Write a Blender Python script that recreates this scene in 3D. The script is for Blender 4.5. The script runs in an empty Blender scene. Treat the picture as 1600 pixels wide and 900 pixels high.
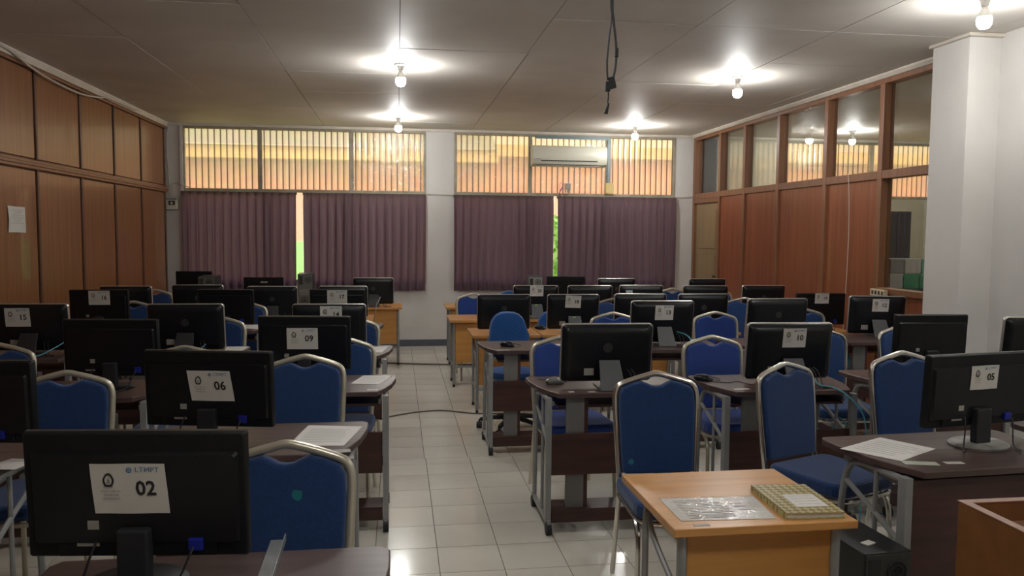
import bpy, bmesh, math, random
from mathutils import Vector, Matrix
random.seed(7)
R = math.radians
scene = bpy.context.scene
COL = scene.collection

# ------------------------------------------------------------------ camera
cam_d = bpy.data.cameras.new('camera')
cam = bpy.data.objects.new('camera', cam_d)
COL.objects.link(cam)
cam_d.sensor_width = 36.0
cam_d.lens = 1248.1 / 1600 * 36.0
_r = Vector((0.98988, -0.14169, 0.00732)); _d = Vector((-0.00255, -0.06939, -0.99759)); _f = Vector((0.14185, 0.98748, -0.06905))
cam.matrix_world = Matrix(((_r.x, -_d.x, -_f.x, 0), (_r.y, -_d.y, -_f.y, 0), (_r.z, -_d.z, -_f.z, 1.557), (0, 0, 0, 1)))
scene.camera = cam

# ------------------------------------------------------------------ world and exposure
world = bpy.data.worlds.new('sky'); scene.world = world; world.use_nodes = True
wn = world.node_tree; wn.nodes.clear()
sky = wn.nodes.new('ShaderNodeTexSky'); sky.sky_type = 'NISHITA'; sky.sun_disc = False
sky.sun_elevation = R(48); sky.sun_rotation = R(150); sky.air_density = 1.2; sky.dust_density = 2.5
bg = wn.nodes.new('ShaderNodeBackground'); bg.inputs[1].default_value = 0.30
wo = wn.nodes.new('ShaderNodeOutputWorld')
wn.links.new(sky.outputs[0], bg.inputs[0]); wn.links.new(bg.outputs[0], wo.inputs[0])
vs = scene.view_settings
vs.view_transform = 'Standard'; vs.look = 'None'; vs.gamma = 1.0; vs.use_curve_mapping = False
vs.exposure = 1.45
scene.display_settings.display_device = 'sRGB'
BULB = 165.0

# ------------------------------------------------------------------ materials
def nd(nt, t, **kw):
    n = nt.nodes.new(t)
    for k, v in kw.items():
        if k in n.inputs: n.inputs[k].default_value = v
        else: setattr(n, k, v)
    return n
def mat(name, col, rough=0.5, metal=0.0, col2=None, nscale=(8, 8, 8), ndetail=4.0, bump=0.0, bscale=60.0, spec=0.5, lo=0.35, hi=0.65, coat=0.0, sheen=0.0):
    m = bpy.data.materials.new(name); m.use_nodes = True
    nt = m.node_tree; b = nt.nodes['Principled BSDF']
    b.inputs['Base Color'].default_value = (*col, 1); b.inputs['Roughness'].default_value = rough
    b.inputs['Metallic'].default_value = metal; b.inputs['Specular IOR Level'].default_value = spec
    b.inputs['Coat Weight'].default_value = coat; b.inputs['Sheen Weight'].default_value = sheen
    tc = nd(nt, 'ShaderNodeTexCoord')
    if col2:
        mp = nd(nt, 'ShaderNodeMapping'); mp.inputs['Scale'].default_value = nscale
        nt.links.new(tc.outputs['Object'], mp.inputs[0])
        nz = nd(nt, 'ShaderNodeTexNoise'); nz.inputs['Scale'].default_value = 1.0; nz.inputs['Detail'].default_value = ndetail
        nt.links.new(mp.outputs[0], nz.inputs[0])
        cr = nd(nt, 'ShaderNodeValToRGB'); cr.color_ramp.elements[0].position = lo; cr.color_ramp.elements[1].position = hi
        cr.color_ramp.elements[0].color = (*col, 1); cr.color_ramp.elements[1].color = (*col2, 1)
        nt.links.new(nz.outputs[0], cr.inputs[0]); nt.links.new(cr.outputs[0], b.inputs['Base Color'])
    if bump:
        n2 = nd(nt, 'ShaderNodeTexNoise'); n2.inputs['Scale'].default_value = bscale; n2.inputs['Detail'].default_value = 3
        nt.links.new(tc.outputs['Object'], n2.inputs[0])
        bp = nd(nt, 'ShaderNodeBump'); bp.inputs['Strength'].default_value = bump; bp.inputs['Distance'].default_value = 0.01
        nt.links.new(n2.outputs[0], bp.inputs['Height']); nt.links.new(bp.outputs[0], b.inputs['Normal'])
    return m
def emis(name, col, s):
    m = bpy.data.materials.new(name); m.use_nodes = True; nt = m.node_tree; nt.nodes.clear()
    e = nd(nt, 'ShaderNodeEmission'); e.inputs[0].default_value = (*col, 1); e.inputs[1].default_value = s
    o = nd(nt, 'ShaderNodeOutputMaterial'); nt.links.new(e.outputs[0], o.inputs[0]); return m
def thin_glass(name, tint=(0.93, 0.94, 0.92), gain=1.8, rough=0.0, bump=0.0, bscale=20, base=0.02):
    m = bpy.data.materials.new(name); m.use_nodes = True; nt = m.node_tree; nt.nodes.clear()
    t = nd(nt, 'ShaderNodeBsdfTransparent'); t.inputs[0].default_value = (*tint, 1)
    g = nd(nt, 'ShaderNodeBsdfGlossy'); g.inputs['Roughness'].default_value = rough
    fr = nd(nt, 'ShaderNodeFresnel'); ge = nd(nt, 'ShaderNodeNewGeometry')
    io = nd(nt, 'ShaderNodeMath', operation='MULTIPLY_ADD'); io.inputs[1].default_value = 1 / 1.5 - 1.5; io.inputs[2].default_value = 1.5
    nt.links.new(ge.outputs['Backfacing'], io.inputs[0]); nt.links.new(io.outputs[0], fr.inputs[0])
    mu = nd(nt, 'ShaderNodeMath', operation='MULTIPLY_ADD'); mu.inputs[1].default_value = gain; mu.inputs[2].default_value = base; mu.use_clamp = True
    nt.links.new(fr.outputs[0], mu.inputs[0])
    mx = nd(nt, 'ShaderNodeMixShader'); nt.links.new(mu.outputs[0], mx.inputs[0]); nt.links.new(t.outputs[0], mx.inputs[1]); nt.links.new(g.outputs[0], mx.inputs[2])
    if bump:
        tc = nd(nt, 'ShaderNodeTexCoord'); n2 = nd(nt, 'ShaderNodeTexNoise'); n2.inputs['Scale'].default_value = bscale; n2.inputs['Detail'].default_value = 4; n2.inputs['Distortion'].default_value = 1.5
        nt.links.new(tc.outputs['Object'], n2.inputs[0])
        bp = nd(nt, 'ShaderNodeBump'); bp.inputs['Strength'].default_value = bump; bp.inputs['Distance'].default_value = 0.03
        nt.links.new(n2.outputs[0], bp.inputs['Height']); nt.links.new(bp.outputs[0], g.inputs['Normal']); nt.links.new(bp.outputs[0], fr.inputs['Normal'])
    o = nd(nt, 'ShaderNodeOutputMaterial'); nt.links.new(mx.outputs[0], o.inputs[0]); return m
def sheet_mat(name):
    # corrugated translucent roofing sheet: peach resin, rib shading painted in as dark lines
    m = bpy.data.materials.new(name); m.use_nodes = True; nt = m.node_tree; nt.nodes.clear()
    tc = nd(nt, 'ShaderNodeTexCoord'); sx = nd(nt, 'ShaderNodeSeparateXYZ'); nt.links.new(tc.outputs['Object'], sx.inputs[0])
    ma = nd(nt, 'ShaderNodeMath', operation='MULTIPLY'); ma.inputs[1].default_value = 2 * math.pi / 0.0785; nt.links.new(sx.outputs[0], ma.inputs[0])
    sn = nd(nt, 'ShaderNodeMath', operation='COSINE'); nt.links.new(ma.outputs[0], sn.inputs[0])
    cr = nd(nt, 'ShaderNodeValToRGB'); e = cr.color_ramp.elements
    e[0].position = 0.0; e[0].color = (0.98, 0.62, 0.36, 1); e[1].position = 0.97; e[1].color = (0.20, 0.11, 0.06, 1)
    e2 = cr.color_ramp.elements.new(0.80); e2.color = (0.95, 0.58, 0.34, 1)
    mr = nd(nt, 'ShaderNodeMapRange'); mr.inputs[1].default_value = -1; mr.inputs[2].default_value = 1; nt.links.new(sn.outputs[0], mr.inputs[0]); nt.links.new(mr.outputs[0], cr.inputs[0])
    nz = nd(nt, 'ShaderNodeTexNoise'); nz.inputs['Scale'].default_value = 7; nt.links.new(tc.outputs['Object'], nz.inputs[0])
    mc = nd(nt, 'ShaderNodeMix', data_type='RGBA', blend_type='MULTIPLY'); mc.inputs[0].default_value = 0.25
    nt.links.new(cr.outputs[0], mc.inputs[6]); nt.links.new(nz.outputs[1], mc.inputs[7])
    tl = nd(nt, 'ShaderNodeBsdfTranslucent'); tp = nd(nt, 'ShaderNodeBsdfTransparent'); df = nd(nt, 'ShaderNodeBsdfDiffuse'); gl = nd(nt, 'ShaderNodeBsdfGlossy'); gl.inputs['Roughness'].default_value = 0.25
    for s in (tl, tp, df): nt.links.new(mc.outputs[2], s.inputs[0])
    a = nd(nt, 'ShaderNodeMixShader'); a.inputs[0].default_value = 0.42; nt.links.new(tl.outputs[0], a.inputs[1]); nt.links.new(tp.outputs[0], a.inputs[2])
    b = nd(nt, 'ShaderNodeMixShader'); b.inputs[0].default_value = 0.14; nt.links.new(a.outputs[0], b.inputs[1]); nt.links.new(df.outputs[0], b.inputs[2])
    c = nd(nt, 'ShaderNodeMixShader'); c.inputs[0].default_value = 0.06; nt.links.new(b.outputs[0], c.inputs[1]); nt.links.new(gl.outputs[0], c.inputs[2])
    o = nd(nt, 'ShaderNodeOutputMaterial'); nt.links.new(c.outputs[0], o.inputs[0]); return m
def curtain_mat(name, c1, c2):
    m = bpy.data.materials.new(name); m.use_nodes = True; nt = m.node_tree; nt.nodes.clear()
    tc = nd(nt, 'ShaderNodeTexCoord'); nz = nd(nt, 'ShaderNodeTexNoise'); nz.inputs['Scale'].default_value = 260; nt.links.new(tc.outputs['Object'], nz.inputs[0])
    mc = nd(nt, 'ShaderNodeMix', data_type='RGBA', blend_type='MULTIPLY'); mc.inputs[0].default_value = 0.2; mc.inputs[6].default_value = (*c1, 1); nt.links.new(nz.outputs[1], mc.inputs[7])
    d = nd(nt, 'ShaderNodeBsdfDiffuse'); nt.links.new(mc.outputs[2], d.inputs[0])
    t = nd(nt, 'ShaderNodeBsdfTranslucent'); t.inputs[0].default_value = (*c2, 1)
    x = nd(nt, 'ShaderNodeMixShader'); x.inputs[0].default_value = 0.3; nt.links.new(d.outputs[0], x.inputs[1]); nt.links.new(t.outputs[0], x.inputs[2])
    o = nd(nt, 'ShaderNodeOutputMaterial'); nt.links.new(x.outputs[0], o.inputs[0]); return m

WALLW = mat('white_wall_paint', (0.62, 0.60, 0.57), 0.7, col2=(0.67, 0.65, 0.62), nscale=(2, 2, 2), bump=0.05, bscale=30)
CEIL = mat('ceiling_paint', (0.60, 0.56, 0.51), 0.6, spec=0.25, col2=(0.68, 0.64, 0.585), nscale=(1.2, 1.2, 1.2), bump=0.12, bscale=5)
JOINT = mat('dark_joint', (0.10, 0.09, 0.08), 0.9)
CORN = mat('cornice_cream', (0.66, 0.60, 0.52), 0.6, col2=(0.58, 0.52, 0.44), nscale=(6, 6, 6))
TILE = mat('glazed_floor_tile', (0.76, 0.73, 0.64), 0.16, col2=(0.69, 0.66, 0.58), nscale=(1.6, 1.6, 1.6), spec=0.5)
TILE2 = mat('glazed_floor_tile_duller', (0.70, 0.67, 0.59), 0.22, col2=(0.75, 0.72, 0.64), nscale=(2.3, 2.3, 2.3), spec=0.5)
GROUT = mat('grout', (0.16, 0.14, 0.12), 0.9)
BASEB = mat('slate_skirting', (0.075, 0.085, 0.11), 0.4, col2=(0.10, 0.11, 0.135), nscale=(5, 5, 5))
WPAN = mat('varnished_teak', (0.29, 0.122, 0.050), 0.30, col2=(0.215, 0.084, 0.034), nscale=(22, 22, 1.0), ndetail=6, coat=0.15)
WPAN2 = mat('varnished_teak_redder', (0.30, 0.095, 0.040), 0.32, col2=(0.22, 0.068, 0.030), nscale=(22, 22, 1.0), ndetail=6, coat=0.15)
WDARK = mat('dark_teak_frame', (0.14, 0.060, 0.030), 0.4, col2=(0.10, 0.042, 0.022), nscale=(20, 20, 2))
WFRM = mat('partition_frame_wood', (0.26, 0.115, 0.055), 0.4, col2=(0.20, 0.085, 0.040), nscale=(20, 20, 2))
WINF = mat('olive_window_frame', (0.30, 0.26, 0.19), 0.6, col2=(0.38, 0.34, 0.26), nscale=(8, 8, 8))
DOORM = mat('tan_door', (0.30, 0.20, 0.10), 0.5, col2=(0.25, 0.165, 0.085), nscale=(20, 20, 1.5))
BEECH = mat('beech_laminate', (0.66, 0.33, 0.105), 0.32, col2=(0.57, 0.27, 0.08), nscale=(1.5, 26, 26), ndetail=5)
BEECHV = mat('beech_laminate_panel', (0.58, 0.28, 0.075), 0.38, col2=(0.50, 0.23, 0.06), nscale=(2, 26, 26), ndetail=5)
DTOP = mat('dark_walnut_desktop', (0.105, 0.066, 0.060), 0.36, col2=(0.075, 0.046, 0.042), nscale=(3, 30, 30), ndetail=5)
DWOOD = mat('dark_walnut_panel', (0.075, 0.028, 0.022), 0.42, col2=(0.045, 0.019, 0.016), nscale=(3, 24, 24), ndetail=5)
DEDGE = mat('desk_edge_band', (0.20, 0.16, 0.145), 0.4)
METAL = mat('grey_painted_steel', (0.27, 0.275, 0.27), 0.38, col2=(0.31, 0.315, 0.31), nscale=(12, 12, 12), spec=0.6)
POSTG = mat('grey_laminate_board', (0.20, 0.195, 0.185), 0.5, col2=(0.16, 0.155, 0.15), nscale=(9, 9, 2))
CHROME = mat('chrome', (0.78, 0.76, 0.70), 0.16, 1.0)
CREAMF = mat('cream_metal_frame', (0.62, 0.58, 0.47), 0.3, 0.55)
BLUE = mat('blue_upholstery', (0.006, 0.045, 0.165), 0.85, col2=(0.005, 0.036, 0.135), nscale=(90, 90, 90), bump=0.25, bscale=500, sheen=0.25)
BLUE2 = mat('royal_blue_upholstery', (0.012, 0.050, 0.27), 0.85, col2=(0.010, 0.042, 0.23), nscale=(90, 90, 90), bump=0.25, bscale=500, sheen=0.25)
BLUE3 = mat('bright_blue_office_fabric', (0.006, 0.085, 0.31), 0.85, col2=(0.005, 0.070, 0.26), nscale=(60, 60, 60), bump=0.25, bscale=400, sheen=0.25)
BLACKP = mat('black_plastic', (0.006, 0.007, 0.009), 0.42, col2=(0.009, 0.010, 0.012), nscale=(30, 30, 30), spec=0.28)
BLACKG = mat('black_satin_back', (0.006, 0.007, 0.009), 0.30, col2=(0.008, 0.009, 0.012), nscale=(20, 20, 20), spec=0.38)
SILV = mat('silver_bezel', (0.62, 0.60, 0.56), 0.3, 0.75)
STANDG = mat('grey_stand_plastic', (0.095, 0.10, 0.105), 0.45, spec=0.5)
STANDD = mat('dark_stand_plastic', (0.030, 0.031, 0.034), 0.45, spec=0.5)
BEZD = mat('dark_bezel_edge', (0.05, 0.048, 0.045), 0.25, spec=0.7)
SCREEN = mat('screen_off', (0.008, 0.008, 0.010), 0.12)
RUBBER = mat('black_rubber', (0.016, 0.018, 0.022), 0.6)
PAPER = mat('white_paper', (0.62, 0.60, 0.55), 0.7, col2=(0.66, 0.64, 0.59), nscale=(4, 4, 4))
PAPER2 = mat('desk_paper', (0.70, 0.68, 0.65), 0.6, col2=(0.76, 0.74, 0.71), nscale=(5, 5, 5))
STICK = mat('sticker_grey', (0.36, 0.35, 0.31), 0.5)
GREENST = mat('lime_sticker', (0.45, 0.70, 0.15), 0.5)
INK = mat('black_ink', (0.025, 0.020, 0.020), 0.6)
INKG = mat('grey_ink', (0.20, 0.18, 0.17), 0.6)
INKL = mat('faint_ink', (0.42, 0.41, 0.39), 0.6)
INKB = mat('blue_ink', (0.045, 0.18, 0.36), 0.6)
INKR = mat('red_ink', (0.55, 0.30, 0.25), 0.6)
CABLEB = mat('black_cable', (0.014, 0.014, 0.016), 0.5)
CABLEC = mat('cream_cable', (0.55, 0.50, 0.42), 0.5)
CABLEN = mat('cyan_network_cable', (0.09, 0.36, 0.46), 0.45)
CABLEG = mat('grey_floor_cable', (0.13, 0.11, 0.09), 0.6)
VGA = mat('blue_connector', (0.010, 0.022, 0.30), 0.4)
ACW = mat('ivory_ac_plastic', (0.56, 0.54, 0.44), 0.35)
DARKS = mat('dark_slot', (0.03, 0.03, 0.03), 0.6)
TAPE = mat('grey_blue_tape', (0.16, 0.21, 0.23), 0.45)
YEL = mat('yellow_card', (0.62, 0.48, 0.20), 0.6)
PINK = mat('magenta_ribbon', (0.42, 0.12, 0.22), 0.6)
PLASTW = mat('white_plastic', (0.58, 0.56, 0.52), 0.4)
GREYP = mat('grey_plastic', (0.30, 0.29, 0.27), 0.45)
TOWERD = mat('tower_case_dark', (0.020, 0.022, 0.022), 0.35)
TOWERG = mat('tower_rear_steel', (0.16, 0.165, 0.15), 0.4, 0.5)
ALU = mat('aluminium', (0.50, 0.52, 0.52), 0.35, 0.85, col2=(0.42, 0.44, 0.45), nscale=(20, 20, 20))
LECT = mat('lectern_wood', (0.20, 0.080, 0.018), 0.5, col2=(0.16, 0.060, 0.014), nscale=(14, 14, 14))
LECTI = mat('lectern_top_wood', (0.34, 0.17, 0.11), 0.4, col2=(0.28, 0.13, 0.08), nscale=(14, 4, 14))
BULBM = emis('lit_bulb', (0.985, 0.985, 0.965), BULB)
GLASS = thin_glass('partition_glass', gain=1.2, base=0.01)
WGLASS = thin_glass('window_glass', tint=(0.85, 0.86, 0.84), gain=1.0)
FILM = thin_glass('crinkled_plastic_film', tint=(0.95, 0.93, 0.88), gain=1.2, rough=0.12, bump=0.9, bscale=9, base=0.04)
SLEEVE = thin_glass('plastic_sleeve', tint=(0.96, 0.96, 0.95), gain=.8, rough=0.04, bump=0.12, bscale=25, base=0.0)
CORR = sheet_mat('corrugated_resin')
CURT = curtain_mat('plum_curtain', (0.150, 0.116, 0.130), (0.44, 0.17, 0.20))
PINKW = mat('salmon_render', (0.82, 0.42, 0.27), 0.8, col2=(0.75, 0.39, 0.26), nscale=(1.5, 1.5, 1.5))
GREENW = mat('green_dado_paint', (0.42, 0.68, 0.22), 0.7)
YELW = mat('yellow_fascia', (0.86, 0.74, 0.34), 0.7)
ROOFG = mat('grey_green_roof', (0.35, 0.48, 0.45), 0.7)
LAWN = mat('lawn', (0.12, 0.30, 0.04), 0.9, col2=(0.20, 0.42, 0.07), nscale=(5, 5, 5))
LEAF = mat('hedge_leaf', (0.34, 0.55, 0.10), 0.7, col2=(0.60, 0.76, 0.26), nscale=(9, 9, 9))
CREAMW = mat('office_cream_wall', (0.66, 0.62, 0.47), 0.8, col2=(0.60, 0.56, 0.42), nscale=(2, 2, 2))
CABN = mat('steel_cabinet_dark', (0.07, 0.075, 0.08), 0.45)
GREENB = mat('green_box_card', (0.10, 0.36, 0.20), 0.6)

# ------------------------------------------------------------------ geometry helpers
class MB:
    def __init__(self, M=None): self.v = []; self.f = []; self.M = M or Matrix()
    def add(self, vs, fs):
        o = len(self.v)
        self.v += [tuple(self.M @ Vector(p)) for p in vs]; self.f += [tuple(i + o for i in f) for f in fs]; return self
    def box(self, x0, x1, y0, y1, z0, z1):
        return self.add([(x0, y0, z0), (x1, y0, z0), (x1, y1, z0), (x0, y1, z0), (x0, y0, z1), (x1, y0, z1), (x1, y1, z1), (x0, y1, z1)],
                        [(3, 2, 1, 0), (4, 5, 6, 7), (0, 1, 5, 4), (1, 2, 6, 5), (2, 3, 7, 6), (3, 0, 4, 7)])
    def prism(self, poly, a0, a1, axis='z', shear=0.0):
        n = len(poly)
        def P(p, a):
            if axis == 'z': return (p[0], p[1], a)
            if axis == 'y': return (p[0], a + shear * p[1], p[1])
            return (a, p[0], p[1])
        vs = [P(p, a0) for p in poly] + [P(p, a1) for p in poly]
        fs = [tuple(range(n))[::-1], tuple(range(n, 2 * n))] + [(i, (i + 1) % n, n + (i + 1) % n, n + i) for i in range(n)]
        return self.add(vs, fs)
    def loft(self, rings, cap0=True, cap1=True):
        n = len(rings[0]); vs = [p for r in rings for p in r]; fs = []
        for k in range(len(rings) - 1):
            for i in range(n):
                j = (i + 1) % n; fs.append((k * n + i, k * n + j, (k + 1) * n + j, (k + 1) * n + i))
        if cap0: fs.append(tuple(range(n))[::-1])
        if cap1: fs.append(tuple(range((len(rings) - 1) * n, len(rings) * n)))
        return self.add(vs, fs)
    def tube(self, pts, r, n=8, ry=None, smooth=True, closed=False):
        pts = [Vector(p) for p in pts]
        if smooth and len(pts) > 2: pts = catmull(pts, closed=closed)
        rings = []; up = None
        for i, p in enumerate(pts):
            if closed: t = (pts[(i + 1) % len(pts)] - pts[i - 1])
            else: t = (pts[min(i + 1, len(pts) - 1)] - pts[max(i - 1, 0)])
            t.normalize()
            if up is None:
                up = Vector((0, 0, 1)) if abs(t.z) < 0.9 else Vector((0, 1, 0))
            a = t.cross(up)
            if a.length < 1e-4: a = t.cross(Vector((1, 0, 0)))
            a.normalize(); b = a.cross(t).normalized(); up = b
            rr = r[i * (len(r) - 1) // max(1, len(pts) - 1)] if isinstance(r, (list, tuple)) else r
            rings.append([p + a * rr * math.cos(2 * math.pi * k / n) + b * (ry or rr) * math.sin(2 * math.pi * k / n) for k in range(n)])
        if closed: rings.append(rings[0]); return self.loft(rings, False, False)
        return self.loft(rings)
    def cyl(self, c, r, h, axis='z', n=16, r2=None):
        r2 = r if r2 is None else r2; rings = []
        for a, rr in ((0, r), (h, r2)):
            ring = []
            for k in range(n):
                u, v = rr * math.cos(2 * math.pi * k / n), rr * math.sin(2 * math.pi * k / n)
                if axis == 'z': ring.append((c[0] + u, c[1] + v, c[2] + a))
                elif axis == 'y': ring.append((c[0] + v, c[1] + a, c[2] + u))
                else: ring.append((c[0] + a, c[1] + u, c[2] + v))
            rings.append(ring)
        return self.loft(rings)
    def lathe(self, prof, c=(0, 0, 0), n=20):
        rings = [[(c[0] + r * math.cos(2 * math.pi * k / n), c[1] + r * math.sin(2 * math.pi * k / n), c[2] + z) for k in range(n)] for r, z in prof]
        return self.loft(rings)
    def mesh(self, name, m, smooth=False):
        me = bpy.data.meshes.new(name); me.from_pydata(self.v, [], self.f); me.validate(); me.materials.append(m)
        bm = bmesh.new(); bm.from_mesh(me); bmesh.ops.recalc_face_normals(bm, faces=bm.faces); bm.to_mesh(me); bm.free()
        if smooth:
            for p in me.polygons: p.use_smooth = True
            try: me.set_sharp_from_angle(angle=R(40))
            except Exception: pass
        return me
    def build(self, name, m, parent=None, smooth=False, bevel=0.0, seg=2, loc=None, rz=0.0):
        o = bpy.data.objects.new(name, self.mesh(name, m, smooth)); COL.objects.link(o)
        if parent is not None: o.parent = parent
        if loc is not None: o.location = loc
        if rz: o.rotation_euler.z = rz
        if bevel:
            b = o.modifiers.new('bevel', 'BEVEL'); b.width = bevel; b.segments = seg; b.limit_method = 'ANGLE'; b.angle_limit = R(40)
        return o
def catmull(P, k=5, closed=False):
    out = []; n = len(P); rng = range(n) if closed else range(n - 1)
    for i in rng:
        if closed: p0, p1, p2, p3 = P[i - 1], P[i], P[(i + 1) % n], P[(i + 2) % n]
        else: p0, p1, p2, p3 = P[max(i - 1, 0)], P[i], P[i + 1], P[min(i + 2, n - 1)]
        for j in range(k):
            t = j / k
            out.append(0.5 * ((2 * p1) + (p2 - p0) * t + (2 * p0 - 5 * p1 + 4 * p2 - p3) * t * t + (3 * p1 - p0 - 3 * p2 + p3) * t ** 3))
    if not closed: out.append(P[-1])
    return out
def rrect(w, h, r, y, n=5, cx=0, cz=0, rb=None):
    rb = rb or r; pts = []
    for (sx, sz, a0, rr) in ((1, 1, 0, r), (-1, 1, 90, r), (-1, -1, 180, rb), (1, -1, 270, rb)):
        for i in range(n + 1):
            a = R(a0 + 90 * i / n)
            pts.append((cx + sx * (w / 2 - rr) + rr * math.cos(a), y, cz + sz * (h / 2 - rr) + rr * math.sin(a)))
    return pts
def tag(o, label=None, cat=None, group=None, kind=None):
    if label: o['label'] = label
    if cat: o['category'] = cat
    if group: o['group'] = group
    if kind: o['kind'] = kind
    return o
def empty(name, loc, rz=0.0, label=None, cat=None, group=None):
    o = bpy.data.objects.new(name, None); COL.objects.link(o); o.location = loc; o.rotation_euler.z = rz
    o.empty_display_size = 0.05
    return tag(o, label, cat, group)
def dup(root, loc=None, rz=None, label=None, group=None, parent=None):
    r = root.copy(); COL.objects.link(r)
    if parent is not None: r.parent = parent
    if loc is not None: r.location = loc
    if rz is not None: r.rotation_euler.z = rz
    if label: r['label'] = label
    if group: r['group'] = group
    for ch in list(root.children): dup(ch, parent=r)
    return r
def struct(o): o['kind'] = 'structure'; return o
def text_mesh(s, size, bold=0.0, align='CENTER', xs=1.0):
    cu = bpy.data.curves.new('txt', 'FONT'); cu.body = s; cu.size = size; cu.offset = bold; cu.align_x = align; cu.align_y = 'CENTER'; cu.resolution_u = 2
    ob = bpy.data.objects.new('txt', cu); COL.objects.link(ob)
    dg = bpy.context.evaluated_depsgraph_get(); dg.update()
    me = bpy.data.meshes.new_from_object(ob.evaluated_get(dg)); bpy.data.objects.remove(ob)
    vs = [(v.co.x * xs, v.co.y) for v in me.vertices]; fs = [tuple(p.vertices) for p in me.polygons]
    bpy.data.meshes.remove(me); return vs, fs

# ------------------------------------------------------------------ floor
D = 10.92; H = 2.94; XL = -2.95; XR = 4.15
YB = -2.5
XG = 4.105     # solid white wall in front of the pier
floor = struct(MB().box(XL - .1, 8.6, YB - .1, D + .15, -0.12, -0.009).build('floor', GROUT))
tmesh = [MB().box(-.1482, .1482, -.1482, .1482, -.009, 0).mesh('tile', t) for t in (TILE, TILE2)]
cells = []
ys = [(3.567 + .3 * k, .3) for k in range(-21, 5)] + [(5.067, .233), (5.30, .14)]
ys = [(a, b, 0.0) for a, b in ys if a > YB] + [(5.44 + .3 * k, .3, -0.009) for k in range(19)]
for (y0, dy, sh) in ys:
    y1 = min(y0 + dy, D)
    if y1 - y0 < .02: continue
    k = -11
    while True:
        x0 = .1896 + sh + .3 * k; x1 = x0 + .3; k += 1
        if x0 > XR: break
        x0c, x1c = max(x0, XL), min(x1, XR)
        if x1c - x0c < .02: continue
        cells.append((x0c, x1c, y0, y1))
def tscore(c):
    cx, cy = (c[0] + c[1]) / 2, (c[2] + c[3]) / 2
    if cy < 3.2: return 50 + abs(cy)
    if -0.25 < cx < 1.0: return cy * 0.8
    return cy + 2.0 + max(0, abs(cx - .9) - 1.2) * 2
cells.sort(key=tscore)
rest = MB()
for i, c in enumerate(cells):
    w, d = c[1] - c[0], c[3] - c[2]
    if i < 298:
        o = bpy.data.objects.new('tile', tmesh[random.random() < .3]); COL.objects.link(o)
        o.parent = floor; o.location = ((c[0] + c[1]) / 2, (c[2] + c[3]) / 2, 0); o.scale = (w / .3, d / .3, 1)
    else: rest.box(c[0] + .0018, c[1] - .0018, c[2] + .0018, c[3] - .0018, -.009, 0)
tag(rest.build('tiles', TILE, floor), kind='stuff')
struct(MB().box(XR + .1, 8.5, 3, D, -.009, 0).build('floor', TILE))

# ------------------------------------------------------------------ ceiling
ceiling = struct(MB().box(XL - .1, 8.6, YB - .1, D + .15, H + .012, H + .15).build('ceiling', JOINT))
xs = [XL] + [-1.93, -.95, .02, 1.0, 1.98, 2.96, 3.94] + [XR]
yj = [YB] + [-1.9 + 1.012 * k for k in range(13)] + [D]
for i in range(len(xs) - 1):
    for j in range(len(yj) - 1):
        x0, x1, y0, y1 = xs[i] + .0025, xs[i + 1] - .0025, yj[j] + .0018, yj[j + 1] - .0018
        if y1 - y0 < .05: continue
        b = MB()
        sag = random.uniform(.0, .003)
        b.box(x0, x1, y0, y1, H - sag, H + .012).build('ceiling_panel', CEIL, ceiling)
struct(MB().box(XR + .1, 8.5, 3, D, H, H + .012).build('ceiling', CEIL))

# ------------------------------------------------------------------ left wall with teak panelling
wl = struct(MB().box(XL - .15, XL - .018, YB - .1, D + .15, 0, H + .1).build('wall_left', WDARK))
yb = [7.16 - .93 * k for k in range(10, 0, -1)] + [7.16, 8.10, 9.01, 9.90, 10.84]
for i in range(len(yb) - 1):
    y0, y1 = yb[i], yb[i + 1]
    for z0, z1 in ((.10, 2.045), (2.125, 2.855)):
        MB().box(XL - .018, XL - .004, y0 + .035, y1 - .035, z0 + .01, z1 - .01).build('wood_panel', WPAN, wl, bevel=.004)
for y0 in yb:
    for z0, z1 in ((.10, 2.045), (2.125, 2.855)):
        MB().box(XL - .018, XL + .008, y0 - .018, y0 + .018, z0, z1).build('stile', WDARK, wl, bevel=.006)
for z0, z1, m in ((2.045, 2.125, WFRM), (2.855, 2.885, WFRM), (0, .10, WDARK)):
    MB().box(XL - .018, XL + .014, YB, D - .01, z0, z1).build('rail', m, wl, bevel=.008)
MB().box(XL - .018, XL + .022, YB, D - .01, 2.07, 2.10).build('rail', WFRM, wl, bevel=.006)
struct(MB().prism([(XL - .02, H), (XL + .045, H), (XL + .045, H - .012), (XL + .02, H - .055), (XL - .02, H - .055)], YB, D, 'y').build('trim_1', CORN))
struct(MB().box(XL, 8.5, D - .03, D + .02, H - .035, H).build('trim_2', CORN))

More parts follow.
